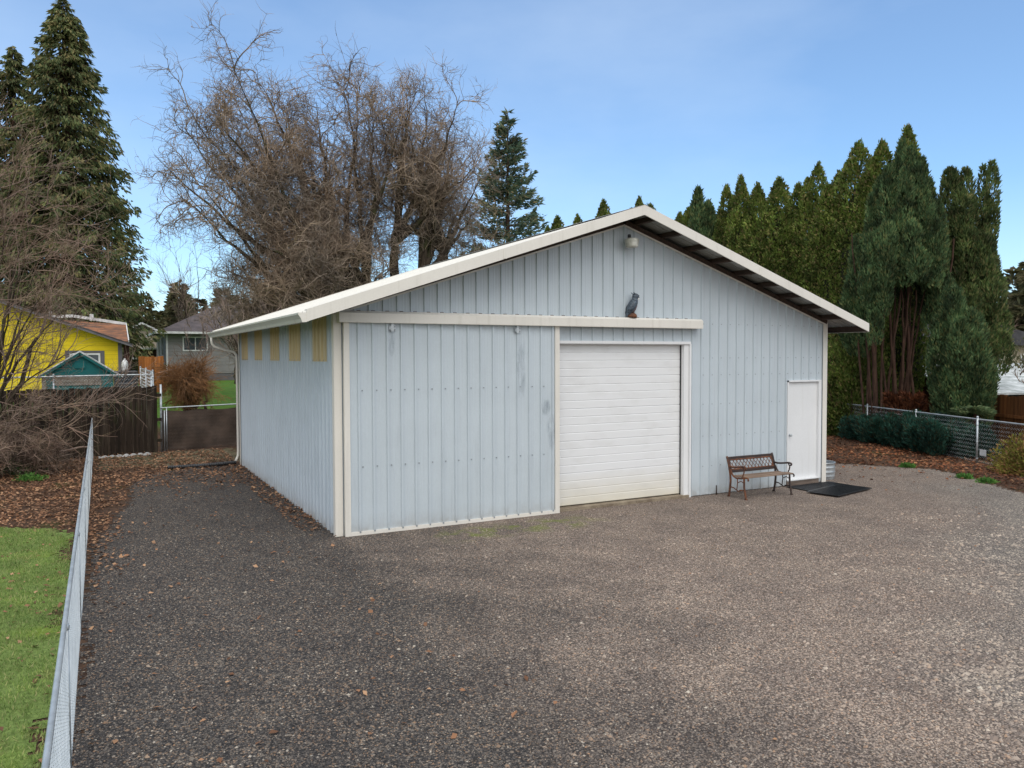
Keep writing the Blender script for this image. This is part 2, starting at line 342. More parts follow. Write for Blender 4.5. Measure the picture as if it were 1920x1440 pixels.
def copy_tree(o, parent=None):
    c = o.copy(); col.objects.link(c); c.parent = parent
    for ch in list(o.children): copy_tree(ch, c)
    return c

# ---------------------------------------------------------------- terrain
def sst(x, a, b):
    t = np.clip((np.asarray(x, float) - a) / (b - a), 0, 1); return t*t*(3 - 2*t)
def zg(x, y):
    x = np.asarray(x, float); y = np.asarray(y, float)
    left = sst(y, 13.4, 16.5); mid = sst(y, 15, 34)
    w = sst(x, -2.4, -.6)
    return 1.05 * (left*(1-w) + mid*w) * (1 - sst(x, 8, 16))
xs_ = np.concatenate([[-900, -400, -150, -60], np.arange(-30, 40.1, 1.0), [55, 90, 180, 420, 900]])
ys_ = np.concatenate([[-900, -400, -120, -50], np.arange(-25, 70.1, 1.0), [90, 150, 320, 900]])
X, Y = np.meshgrid(xs_, ys_, indexing='ij'); nx, ny = X.shape
V = np.stack([X, Y, zg(X, Y)], -1).reshape(-1, 3)
i, j = np.meshgrid(np.arange(nx-1), np.arange(ny-1), indexing='ij')
F = np.stack([i*ny+j, (i+1)*ny+j, (i+1)*ny+j+1, i*ny+j+1], -1).reshape(-1, 4)
tag(obj('ground', MB().add(V, F), 'ground', smooth=True), kind='structure')

def inside(poly, x, y):
    r = np.zeros(x.shape, bool); n = len(poly)
    for a in range(n):
        x0, y0 = poly[a]; x1, y1 = poly[(a+1) % n]
        c = ((y0 > y) != (y1 > y)) & (x < (x1-x0)*(y-y0)/((y1-y0) + 1e-12) + x0); r ^= c
    return r
def sheet(name, poly, res, dz, mat, rag=.12, hump=.0, wig=.18):
    px_, py_ = zip(*poly)
    gx = np.arange(min(px_), max(px_)+res, res); gy = np.arange(min(py_), max(py_)+res, res)
    X, Y = np.meshgrid(gx, gy, indexing='ij'); nx, ny = X.shape
    J = rng.normal(size=(2, nx, ny)) * rag
    cx, cy = (X[:-1,:-1]+res/2), (Y[:-1,:-1]+res/2)
    keep = inside(poly, cx + J[0,:-1,:-1] + wig*np.sin(cy*2.1), cy + J[1,:-1,:-1] + wig*np.sin(cx*1.7))
    Z = zg(X, Y) + dz + hump * (.5 + .5*np.sin(X*1.3+1)*np.sin(Y*1.1) )
    i, j = np.nonzero(keep)
    F = np.stack([i*ny+j, (i+1)*ny+j, (i+1)*ny+j+1, i*ny+j+1], -1)
    used, inv = np.unique(F, return_inverse=True)
    V = np.stack([X, Y, Z], -1).reshape(-1, 3)[used]
    return tag(obj(name, MB().add(V, inv.reshape(F.shape)), mat, smooth=True), kind='structure')
GRAVEL = [(-3.42,-22),(-3.36,-2),(-3.2,2),(-2.75,4),(-2.6,6.5),(-2.2,8.6),(-.2,9.1),(.2,9),(10.5,9.0),(11.8,4.2),(13.1,2.1),(13.8,1.0),(14.45,.1),(14.1,-.9),(12.9,-2.9),(12,-6),(12.5,-22)]
sheet('gravel_yard', GRAVEL, .06, .006, 'gravel', .05, wig=.05)
LAWN = [(-30,-22),(-3.44,-22),(-3.44,-1.0),(-3.52,-.2),(-3.50,.4),(-3.56,1.0),(-3.62,1.8),(-3.95,2.6),(-4.6,3.1),(-5.6,3.4),(-8,3.6),(-30,4)]
sheet('lawn', LAWN, .05, .008, 'lawn', .06)

# camera
cam = bpy.data.cameras.new('camera'); co = bpy.data.objects.new('camera', cam); col.objects.link(co)
CP = Vector((-3.1629, -11.6559, 2.7357)); yaw, pitch, roll = .4873, .0356, -.0028
fw = Vector((math.sin(yaw)*math.cos(pitch), math.cos(yaw)*math.cos(pitch), -math.sin(pitch)))
r0 = Vector((math.cos(yaw), -math.sin(yaw), 0)); u0 = r0.cross(fw)
r2 = r0*math.cos(roll) + u0*math.sin(roll); u2 = -r0*math.sin(roll) + u0*math.cos(roll)
M = Matrix((r2, u2, -fw)).transposed().to_4x4(); M.translation = CP; co.matrix_world = M
cam.sensor_width = 36; cam.lens = 36*1463.4/1920; cam.clip_end = 3000; cam.clip_start = .05; sc.camera = co

# ---------------------------------------------------------------- loose ground cover
def scatter(n, xr, yr, test):
    x = rng.uniform(*xr, n); y = rng.uniform(*yr, n); k = test(x, y); return x[k], y[k]
def flat_leaves(x, y, size, z0=.012):
    n = len(x); C = np.stack([x, y, zg(x, y) + z0 + rng.uniform(0, .03, n)], 1)
    a = rng.uniform(0, 2*math.pi, n); L = size*rng.uniform(.6, 1.3, n); W = L*rng.uniform(.5, .8, n)
    D = np.stack([np.cos(a), np.sin(a), rng.normal(0, .22, n)], 1); S = np.stack([-np.sin(a), np.cos(a), rng.normal(0, .3, n)], 1)
    L = L[:, None]; W = W[:, None]; up = np.array([0, 0, 1.0]) * L * .14
    V = np.stack([C - D*L*.5, C - D*L*.05 + S*W*.5 + up, C + D*L*.5, C + D*L*.05 - S*W*.5 + up*.4], 1).reshape(-1, 3)
    return MB().add(V, np.arange(4*n).reshape(-1, 4))
def noise2(x, y, s):
    return (np.sin(x*s+1.3)*np.cos(y*s*1.2+.4) + np.sin(x*s*2.3-y*s*1.7+2) * .6 + np.cos(x*s*.6+y*s*3.1)*.4) / 2
def leftzone(x, y):
    d = np.where(x < -3.4, sst(y + .35*noise2(x, y, 2.0) + .25*(x+4), 2.4, 3.3) + .055, 0)
    d = np.where((x >= -3.4), np.maximum(sst(-x + .35*noise2(x, y, 2.1), 2.75, 3.25) * sst(y, -3, 3.0), np.where(rng.random(x.shape) < .3, .05, 0) + .75*sst(y + .8*noise2(x, y, 1.6), 4.6, 8.6)), d)
    d = np.maximum(d, np.where((x > -.45) & (y > .5), .75, 0))
    return (rng.random(x.shape) < d) & (y < 12.7) & (x < 0)
x, y = scatter(56000, (-8.5, 0), (-7, 12.7), leftzone)
k = (rng.random(len(x)) < .85) | (y > 3)
tag(obj('fallen_leaves', flat_leaves(x[k], y[k], .062), 'litter'), 'brown dead leaves lying along the wire fence and the side wall', 'leaves', kind='stuff')
def rightzone(x, y):
    e = inside(GRAVEL, x, y); near = np.abs(x*.5 + y*.3 - 7.2 + .4*noise2(x, y, 1.4))
    return (~e & (rng.random(x.shape) < .42+.4*(noise2(x, y, .9) > -.2))) | (e & (rng.random(x.shape) < .10*np.exp(-near*1.5)))
x, y = scatter(70000, (10.75, 22), (-7, 14), rightzone)
tag(obj('fallen_leaves', flat_leaves(x, y, .075), 'litter_red'), 'rusty red brown leaf litter under the conifers beyond the gravel', 'leaves', kind='stuff')
x, y = scatter(330, (-3, 13), (-9.5, 6), lambda x, y: inside(GRAVEL, x, y) & ((x < -.1) | (y < -.3)))
tag(obj('fallen_leaves', flat_leaves(x, y, .036), 'litter'), 'few single dead leaves scattered over the open gravel', 'leaves', kind='stuff')
# loose stones, thickest where the gravel is nearest
oct_v = np.array([(1,0,0),(0,1,0),(-1,0,0),(0,-1,0),(0,0,.75),(0,0,-.3)], float)
oct_f = np.array([(0,1,4),(1,2,4),(2,3,4),(3,0,4),(1,0,5),(2,1,5),(3,2,5),(0,3,5)])
def stones(x, y, size, z0=.006, flat=1.0):
    n = len(x); a = rng.uniform(0, 6.28, n); sc_ = size*np.exp(rng.normal(0, .35, n))
    Vv = oct_v[None] * rng.uniform(.55, 1.25, (n, 6, 1)) * sc_[:, None, None]
    sx_ = rng.uniform(.7, 1.4, n)[:, None]; X = Vv[..., 0]*sx_; Yv = Vv[..., 1]/sx_
    ca, sa = np.cos(a)[:, None], np.sin(a)[:, None]
    W = np.stack([X*ca - Yv*sa + x[:, None], X*sa + Yv*ca + y[:, None], Vv[..., 2]*flat + z0 + (zg(x, y))[:, None]], -1)
    F = (oct_f[None] + 6*np.arange(n)[:, None, None]).reshape(-1, 3)
    return MB().add(W.reshape(-1, 3), F)
dn = rng.uniform(2.6, 15, 150000); dn = 2.2 + (dn-2.2)*rng.random(150000)**.35*.95
an = yaw + rng.uniform(-.72, .72, 150000)
x = CP.x + dn*np.sin(an)/np.cos(an-yaw)*1.0; y = CP.y + dn*np.cos(an)/np.cos(an-yaw)
k = inside(GRAVEL, x, y) & ((y < -.12) | (x < -.05) | (x > 10.7)) & (x > -3.38)
x, y = x[k], y[k]
sz = .0078 + .006*sst(x*.7 - y*.9 + 1.2*noise2(x, y, 1.2), 8.4, 10.2)
tag(obj('loose_gravel', stones(x, y, sz), 'stone'), 'loose angular grey and brown stones lying over the gravel yard', 'gravel', kind='stuff')
# rough mossy rubble strip behind the building corner
x, y = scatter(900, (-3.2, .35), (9.2, 12.9), lambda x, y: (y > 9.6 + .35*noise2(x, y, 2)) & (y < 12.75+.2*x*.3) & ((x < -.05) | (y > 9.3)))
x2, y2 = scatter(900, (-3.2, .0), (9.4, 12.7), lambda x, y: rng.random(x.shape) < .8); LV = flat_leaves(x2, y2, .055, .05)
tag(obj('rubble', stones(x, y, .10, .0, .42), 'rubble'), 'mossy flat stones covering the ground before the screened gate', 'stones', kind='stuff')
tag(obj('fallen_leaves', LV, 'litter'), 'pale brown leaves caught on the mossy stones before the gate', 'leaves', kind='stuff')
# lawn blades
x, y = scatter(95000, (-7.6, -3.4), (-8.5, 3.4), lambda x, y: inside(LAWN, x, y) & (noise2(x, y, 2.6) + rng.normal(0, .25, x.shape) < .62))
n = len(x); C = np.stack([x, y, np.full(n, .006)], 1); D = np.stack([rng.normal(0, .55, n), rng.normal(0, .55, n), np.ones(n)], 1)
tag(obj('lawn_grass', MB().blades(C, D, rng.uniform(.025, .06, n), .009, rng), 'grassblade'), 'short mossy grass left of the chain link fence', 'grass', kind='stuff')

# ---------------------------------------------------------------- metal building
W, D_, H, Zr = 10.62, 8.98, 3.41, 5.13
SL = (Zr - H) / (W/2); OX, OY = .55, .61
ZR2 = Zr + .07; ZE = H - SL*OX + .01; SL2 = (ZR2 - ZE) / (W/2 + OX)
BX = thing('metal_building', 'pale blue ribbed steel shop building with shallow gable roof', 'building')
P9 = .2286
def ribprofile(u0, u1, ph=0.0):
    ks = np.arange(math.floor((u0-ph)/P9)-1, math.ceil((u1-ph)/P9)+2)
    pts = []
    for k_ in ks:
        c = ph + k_*P9
        for du, o in ((-.024,0),(-.014,.027),(.014,.027),(.024,0),(.074,0),(.084,.0018),(.094,.0018),(.104,0),(.124,0),(.134,.0018),(.144,.0018),(.154,0)):
            pts.append((c+du, o))
    pts = [p for p in pts if u0 < p[0] < u1]
    return [(u0, pts[0][1] if pts and pts[0][1] > .01 else 0)] + pts + [(u1, 0)]
def ribpanel(mb, fn, u0, u1, zb, zt, ph=0.0, mi=0, zs=1):
    """fn(u, off, z) -> point; zt may be a function of u"""
    pr = ribprofile(u0, u1, ph); brk = []
    if callable(zt):
        q = []
        for a, b_ in zip(pr[:-1], pr[1:]):
            q.append(a)
            if a[0] < W/2 < b_[0]: q.append((W/2, (a[1]+b_[1])/2))
        pr = q + [pr[-1]]
    v = []; 
    for u, o in pr:
        t = zt(u) if callable(zt) else zt
        v += [fn(u, o, zb), fn(u, o, t)]
    n = len(pr)
    mb.add(v, [(2*i_, 2*i_+2, 2*i_+3, 2*i_+1) for i_ in range(n-1)], mi)
def screws(mb, fn, us, z, mi=1, r=.0065):
    for u in us:
        c = fn(u, .004, z); c = np.array(c)
        mb.box(c-r, c+r, mi)
topz = lambda u: H + SL*(W/2 - abs(u-W/2))
front = lambda u, o, z: (u, -o, z)
side = lambda u, o, z: (-o, u, z)
XS, XR, XD0, XD1 = 3.90, 6.86, 9.47, 10.40
mb = MB(); PH = .075
ribpanel(mb, front, 0, XS, .0, topz, PH); ribpanel(mb, front, XS, XR, 3.0, topz, PH)
ribpanel(mb, front, XR, XD0, .02, topz, PH); ribpanel(mb, front, XD0, XD1+.02, 2.20, topz, PH); ribpanel(mb, front, XD1+.02, W, .02, topz, PH)
for z in (.58, 1.17, 1.79, 2.36, 2.69, 3.35): screws(mb, front, [PH + k_*P9 + .055 for k_ in range(31, 46) if not (z < 2.2 and PH + k_*P9 > XD0-.08)], z)
for z in (): screws(mb, front, [PH + k_*P9 + .055 for k_ in range(2, 45) if topz(PH+k_*P9) > z + .1], z)
obj('front_wall', mb, ['wall', 'screw'], BX)
mb = MB(); ribpanel(mb, side, 0, D_, .0, H, .05)
for z in (.50, 1.11, 1.71, 2.31): screws(mb, side, [.05 + k_*P9 + .055 for k_ in range(0, 39)], z, r=.010)
obj('side_wall', mb, ['wallside', 'screw'], BX)
mb = MB(); ribpanel(mb, lambda u, o, z: (W+o, u, z), 0, D_, 0, H, .05); obj('side_wall', mb, ['wallside'], BX)
mb = MB(); ribpanel(mb, lambda u, o, z: (u, D_+o, z), 0, W, 0, topz, .05); obj('back_wall', mb, ['wallside'], BX)
for (a, b_) in ((.48,1.40),(2.28,3.22),(4.10,5.02),(5.90,6.82),(7.62,8.50)):
    mb = MB(); ribpanel(mb, lambda u, o, z: (-o-.005, u, z), a, b_, 2.66, H, .05)
    screws(mb, lambda u, o, z: (-o-.012, u, z), np.arange(a+.06, b_, P9/2), 2.68, r=.006)
    obj('skylight_panel', mb, ['sky_panel', 'screw'], BX)
# roof
def roofpt(side_, u, off, t):   # u along y, t distance from ridge (horizontal)
    x = W/2 + side_*t; return (x, u, ZR2 - SL2*t + off)
TH = .125
for s_ in (-1, 1):
    mb = MB(); pr = ribprofile(-OY-.02, D_+OY+.02, .03); v = []; ex = W/2+OX+.035
    for u, o in pr: v += [roofpt(s_, u, TH+o, 0.0), roofpt(s_, u, TH+o, ex), roofpt(s_, u, TH+o-.006, 0.0), roofpt(s_, u, TH+o-.006, ex)]
    n = len(pr)
    top = [(4*a, 4*a+4, 4*a+5, 4*a+1) for a in range(n-1)]; bot = [(4*a+2, 4*a+3, 4*a+7, 4*a+6) for a in range(n-1)]
    edge = [(4*a+1, 4*a+5, 4*a+7, 4*a+3) for a in range(n-1)]
    mb.add(v, top+edge, 0); mb.q.append(np.array(bot)); mb.mi.append(np.full(len(bot), 1))
    obj('roof_panel', mb, ['roof', 'soffit'], BX)
    for t in np.arange(.28, W/2+OX-.1, .61):
        mb = MB(); c = np.array(roofpt(s_, 0, TH-.06, t)); sl = np.array([s_, 0, -SL]); sl /= np.linalg.norm(sl)
        mb.beam(c + np.array([0, -OY+.03, 0]), c + np.array([0, D_+OY-.03, 0]), .045, .10, up=np.cross(sl, (0,1,0)) if s_ > 0 else -np.cross(sl, (0,1,0)))
        obj('purlin', mb, 'purlin', BX)
    # gable rafter that lies on the wall inside the overhang
    mb = MB(); wp = lambda y_, o_, t_: np.array((W/2+s_*t_, y_, Zr-SL*t_+o_))
    mb.beam(wp(-.024, .03, .03), wp(-.024, .03, W/2), .04, .085); obj('rafter', mb, 'purlin', BX)
    # cream strip along the head of the wall
    mb = MB(); a = wp(-.035, -.030, 0); b2 = wp(-.035, -.030, W/2-.02)
    mb.beam(a, b2, .02, .028); obj('rake_trim', mb, 'trim', BX)
    # barge fascia, front and back
    for yy in (-OY-.012, D_+OY+.012):
        mb = MB(); t1 = W/2+OX+.02
        v = [(W/2, ZR2-.005), (W/2+s_*t1, ZR2-SL2*t1-.005), (W/2+s_*t1, ZR2-SL2*t1+.150), (W/2, ZR2+.150)]
        if s_ < 0: v = v[::-1]
        mb.prism(v, yy-.013, yy+.013, 'y')
        mb.prism([(a_, b_ + .150) for a_, b_ in [(W/2, ZR2), (W/2+s_*t1, ZR2-SL2*t1), (W/2+s_*t1, ZR2-SL2*t1+.018), (W/2, ZR2+.018)][::(1 if s_ > 0 else -1)]], min(yy, yy+.10*(1 if yy < 0 else -1))-.013, max(yy, yy+.10*(1 if yy < 0 else -1))+.013, 'y')
        # bottom return lip and one lapped joint
        jt = 2.75
        mb.beam((W/2+s_*jt, yy-.016, ZR2-SL2*jt-.002), (W/2+s_*jt, yy-.016, ZR2-SL2*jt+.145), .06, .004, up=(0,1,0))
        obj('fascia', mb, 'trim', BX)
mb = MB(); v = []
for yy in (-OY-.03, D_+OY+.03):
    for dx, dz in ((-.22, -.22*SL), (0, 0), (.22, -.22*SL)): v.append((W/2+dx, yy, ZR2+.176+dz))
mb.add(v, [(0,1,4,3),(1,2,5,4)]); obj('ridge_cap', mb, 'roof', BX)
# eave boards
for s_, nm in ((-1, 'x'), (1, 'y')):
    xx = W/2 + s_*(W/2+OX); z_ = ZE
    mb = MB().box((xx-.012, -OY, z_-.01), (xx+.012, D_+OY, z_+.11)); obj('eave_board', mb, 'purlin' if s_ > 0 else 'trim', BX)
    if s_ > 0: obj('eave_trim', MB().box((xx+.013, -OY, z_-.02), (xx+.020, D_+OY, z_+.11)), 'trim', BX)
# gutter on the left eave
gx = -OX-.014; gz = ZE+.115
prof = [(gx, gz), (gx, gz-.135), (gx-.07, gz-.135), (gx-.085, gz-.09), (gx-.11, gz-.05), (gx-.125, gz-.03), (gx-.125, gz-.005), (gx-.118, gz-.005)]
mb = MB(); v = []
for yy in (-OY-.02, D_+OY+.05): v += [(a, yy, b_) for a, b_ in prof]
n = len(prof); mb.add(v, [(a, a+1, n+a+1, n+a) for a in range(n-1)])
mb.poly([(a, -OY-.02, b_) for a, b_ in prof[:7]], [tuple(range(7))], 1); mb.poly([(a, D_+OY+.05, b_) for a, b_ in prof[:7]], [tuple(range(7))], 1)
G = obj('gutter', mb, ['gutter', 'trim'], BX)
# downspout: elbow from the gutter back to the rear corner, down to a kick-out
def curve_pts(pts, n=24):
    pts = np.array(pts, float); d = np.r_[0, np.cumsum(np.linalg.norm(np.diff(pts, axis=0), axis=1))]
    t = np.linspace(0, d[-1], n); return np.stack([np.interp(t, d, pts[:, k]) for k in range(3)], 1)
mb = MB(); mb.tubes(curve_pts([(-.64, 9.2, 3.22), (-.64, 9.2, 3.08), (-.57, 9.19, 2.99), (-.30, 9.14, 2.90), (-.12, 9.10, 2.86), (-.06, 9.08, 2.76), (-.06, 9.08, .35), (-.07, 9.06, .22), (-.14, 9.0, .10)], 44), .031, 8, cap=True)
obj('downspout', mb, 'trim', BX, smooth=True)
# corner trims
obj('corner_trim', MB().box((-.028, -.030, 0), (.085, -.022, H+.02)).box((-.034, -.022, 0), (-.026, .085, H+.02)), 'trim', BX)
obj('corner_trim', MB().box((-.030, D_-.09, 0), (-.022, D_+.03, H)), 'trim', BX)
obj('corner_trim', MB().box((W-.10, -.031, .0), (W+.03, -.023, H+.02)).box((W+.023, -.023, 0), (W+.031, .1, H+.02)), 'trim', BX)
# boxed track cover above the doors
hz0, hz1 = 3.25, 3.43
poly = [(-.024, hz0), (-.17, hz0), (-.172, hz0+.012), (-.172, hz0+.145), (-.12, hz1), (-.024, hz1+.005)]
mb = MB().prism(poly, .02, 7.06, 'x')
for k_ in range(1, 30):
    c = np.array((.02+PH+k_*P9 + .03, -.035, hz1+.008)); mb.box(c-(.028, .010, .006), c+(.028, .010, .006), 1)
obj('track_cover', mb, ['trim', 'purlin'], BX)
# sliding door
SD = bpy.data.objects.new('sliding_door', None); col.objects.link(SD); SD.parent = BX
sdf = lambda u, o, z: (u, -.085-o, z)
mb = MB(); ribpanel(mb, sdf, .17, 3.83, .04, 3.26, .10)
mb.box((.12, -.082, .03), (3.88, -.055, 3.26), 0)
for z in (1.05, 2.22): screws(mb, sdf, [.10 + k_*P9 + .055 for k_ in range(0, 17)], z, r=.0085)
obj('door_panel', mb, ['wall', 'screw'], SD)
mb = MB().box((.10, -.112, .0), (.185, -.050, 3.26)); obj('edge_trim', mb, 'trim', SD)
mb = MB().box((3.80, -.112, .0), (3.89, -.050, 3.26)); obj('edge_trim', mb, 'trim', SD)
mb = MB().box((.186, -.111, .0), (3.799, -.050, .062)); 
screws(mb, lambda u, o, z: (u, -.113, z), [.10 + k_*P9 for k_ in range(1, 17)], .062, 1, .008)
obj('bottom_trim', mb, ['trim', 'screw'], SD)
for xb in (.86, 3.06):
    mb = MB().box((xb-.055, -.125, 3.14), (xb+.055, -.109, 3.21)).box((xb-.02, -.130, 3.12), (xb+.02, -.124, 3.25))
    for a in (-.04, .04):
        for b_ in (3.155, 3.195): mb.box((xb+a-.009, -.133, b_-.009), (xb+a+.009, -.126, b_+.009), 1)
    obj('hanger_bracket', mb, ['galv', 'screw'], SD)
def stain(nm, pts, x, z, w, h, y):
    pass
# overhead sectional door
mb = MB(); zz = .07; prof = []
sec = 5; grooves = 4; Hd = 2.94; ph = (Hd-zz)/(sec*grooves)
for s_ in range(sec*grooves):
    z0 = zz + s_*ph; big = s_ % grooves == 0
    g_ = .012 if big else .008
    prof += [(z0, -g_), (z0+.010, 0), (z0+ph-.012, 0.0015), (z0+ph-.001, -.002)]
v = []
for z, o in prof: v += [(XS-.02, .10-o, z), (XR-.13, .10-o, z)]
mb.add(v, [(2*a, 2*a+1, 2*a+3, 2*a+2) for a in range(len(prof)-1)])
OD = obj('overhead_door', mb, 'ohdoor', BX)
DF = obj('door_frame', MB().box((XS-.05, -.030, 2.955), (XR+.03, .0, 3.005)).box((XR-.005, -.034, 0), (XR+.035, .0, 2.954))
    .box((XR-.12, .0, .0), (XR-.006, .03, 2.954)).box((XR-.13, .031, .0), (XR-.112, .20, 2.954)).box((XS-.04, .001, 2.94), (XR-.006, .25, 2.953)), 'door', BX)
obj('door_seal', MB().box((XR-.140, .070, .05), (XR-.131, .105, 2.94)), 'darkplastic', DF)
obj('threshold', MB().box((XS-.02, -.05, .0), (XR-.02, .35, .055)), 'concrete', BX)
obj('interior_wall', MB().box((XS-.3, .40, .0), (XR+.3, .45, 3.2)), 'darkplastic', BX)
# entry door
EF = obj('entry_door_frame', MB().box((XD0, -.040, .12), (XD0+.035, .06, 2.215)).box((XD0, -.040, 2.18), (XD1+.07, .06, 2.215)).box((XD1-.005, -.040, .12), (XD1+.07, .06, 2.179)), 'door', BX)
ED = obj('entry_door', MB().box((XD0+.036, .010, .14), (XD1-.006, .055, 2.17)), 'door', BX)
mb = MB(); mb.lathe([(.0, 0), (.030, .0), (.030, .006), (.012, .010), (.012, .035), (.026, .045), (.028, .060), (.018, .070), (0, .072)], n=16)
KN = obj('door_knob', mb, 'galv', ED, smooth=True); KN.location = (XD0+.10, .010, 1.07); KN.rotation_euler = (R(90), 0, 0)
obj('door_sill', MB().box((XD0-.01, -.055, .0), (XD1+.0, .10, .115)), 'sill', BX)
obj('sill_plate', MB().box((XD0+.0, -.065, .117), (XD1+.0, .08, .138)), 'door', BX)
# barn light
lt = bpy.data.objects.new('wall_light', None); col.objects.link(lt); lt.parent = BX; lt.location = (5.30, -.02, 4.685)
mb = MB(); prof = [(.0, -.0), (.115, .0), (.13, .015)]
for k_ in range(7): prof += [(.133+k_*.003, .02+k_*.02), (.139+k_*.003, .03+k_*.02)]
prof += [(.158, .165), (.135, .19), (.10, .205), (0, .21)]
mb.lathe(prof, (.08, -.20, 0), 28); lt.scale = (.82,)*3; obj('light_lens', mb, 'lightlens', lt, smooth=True)
obj('light_bracket', MB().box((.045, -.14, .10), (.115, .0, .20)), 'galv', lt, bevel=.01)
mb = MB().lathe([(0, .20), (.038, .205), (.038, .275), (.03, .29), (0, .292)], (.04, -.16, 0), 14); obj('photocell', mb, 'darkplastic', lt, smooth=True)
# run-down stains on the sliding door: separate thin chalky patches of dulled paint
m, nt, b = base('dulled_paint_patch', .6)
P = pos(nt, (7, 1, 1.6)); f = _noise(nt, P, 1.5, 5, .7)
b.inputs['Base Color'].default_value = (.28, .33, .38, 1)
tr = _n(nt, 'ShaderNodeBsdfTransparent'); mx = _n(nt, 'ShaderNodeMixShader')
uv = _n(nt, 'ShaderNodeTexCoord').outputs['Generated']; sv = _n(nt, 'ShaderNodeSeparateXYZ'); nt.links.new(uv, sv.inputs[0])
ed = _math(nt, 'MULTIPLY', _math(nt, 'SUBTRACT', .5, _math(nt, 'ABSOLUTE', _math(nt, 'SUBTRACT', sv.outputs[0], .5))), _math(nt, 'SUBTRACT', .5, _math(nt, 'ABSOLUTE', _math(nt, 'SUBTRACT', sv.outputs[2], .5))))
a_ = _math(nt, 'MULTIPLY', _ramp(nt, f, [(.42, (0,)*3), (.68, (.38,)*3)]), _ramp(nt, ed, [(.0, (0,)*3), (.07, (1,)*3)]))
nt.links.new(a_, mx.inputs[0]); nt.links.new(tr.outputs[0], mx.inputs[1]); nt.links.new(b.outputs[0], mx.inputs[2])
nt.links.new(mx.outputs[0], nt.nodes['Material Output'].inputs[0]); MT['patch'] = m
for (xa, xb, za, zb) in ((.80,.92,2.72,3.12),(3.04,3.24,2.0,3.1),(3.52,3.72,1.7,2.0),(3.64,3.82,1.1,1.75)):
    mb = MB(); ribpanel(mb, lambda u, o, z: (u, -.0885-o, z), xa, xb, za, zb, .10); obj('paint_stain', mb, 'patch', SD)

# ---------------------------------------------------------------- owl decoy on the track cover
OW = thing('owl_decoy', 'grey plastic owl decoy standing on the cream track cover', 'owl', (5.43, -.105, 3.432))
OW.rotation_euler = (0, 0, R(-12)); OW.scale = (1.12, 1.12, 1.0)
zs = np.array([.035,.06,.10,.15,.21,.27,.31,.335,.36,.39,.42,.44]); cx_ = np.array([-.062,-.056,-.042,-.022,.002,.024,.038,.050,.060,.064,.062,.058])
rx_ = np.array([.018,.03,.052,.070,.080,.076,.062,.050,.053,.056,.046,.018]); ry_ = np.array([.02,.032,.052,.066,.074,.070,.058,.048,.052,.055,.046,.018])
MT['owl'] = plain('slate_owl_plastic', (.11, .15, .19), (.025, .03, .045), 22, .5, stretch=(1, 1, 1.6), fine=70)
MT['owlface'] = plain('owl_face', (.16, .10, .10), (.05, .04, .05), 30, .6)
MT['white'] = plain('white_plastic', (.75, .76, .77), None, 9, .5)
OB = obj('body', MB().loft(np.stack([cx_, 0*cx_, zs], 1), rx_, ry_, 18), 'owl', OW, smooth=True)
mb = MB()
for s_ in (-1, 1):
    mb = MB(); mb.loft([(.035, s_*.035, .425), (.018, s_*.046, .445), (.006, s_*.052, .462)], [.018, .011, .002], [.012, .008, .002], 8); obj('ear_tuft', mb, 'owl', OB, smooth=True)

for s_ in (-1, 1):
    mb = MB().loft([(-.085, s_*.045, .07), (-.06, s_*.060, .13), (-.02, s_*.070, .20), (.015, s_*.066, .27), (.025, s_*.05, .315)], [.012, .035, .048, .04, .012], [.006, .014, .018, .016, .006], 10)
    obj('wing', mb, 'owl', OB, smooth=True)
    mb = MB().loft([(.103, s_*.024, .385), (.107, s_*.024, .395), (.103, s_*.024, .405)], [.010, .014, .010], [.013, .018, .013], 10); obj('eye', mb, 'darkplastic', OB, smooth=True)
obj('bib', MB().loft([(.090, 0, .315), (.104, 0, .335), (.108, 0, .355), (.098, 0, .37)], [.012, .020, .018, .008], [.02, .034, .03, .012], 10), 'white', OB, smooth=True)
obj('breast', MB().loft([(.0, 0, .085), (.035, 0, .14), (.06, 0, .21), (.065, 0, .28)], [.022, .026, .028, .015], [.028, .045, .05, .03], 10), 'owlface', OB, smooth=True)
obj('beak', MB().loft([(.130, 0, .358), (.125, 0, .372), (.112, 0, .385)], [.002, .008, .010], [.002, .007, .010], 8), 'darkplastic', OB, smooth=True)
obj('tail', MB().loft([(-.10, 0, .0), (-.085, 0, .05), (-.06, 0, .11)], [.012, .022, .025], [.022, .032, .03], 10), 'owl', OB, smooth=True)
obj('perch', MB().loft([(.0, 0, 0), (.0, 0, .03), (.005, 0, .06), (.0, 0, .085)], [.085, .088, .07, .04], [.065, .068, .055, .03], 12), 'rustiron', OW, smooth=True)

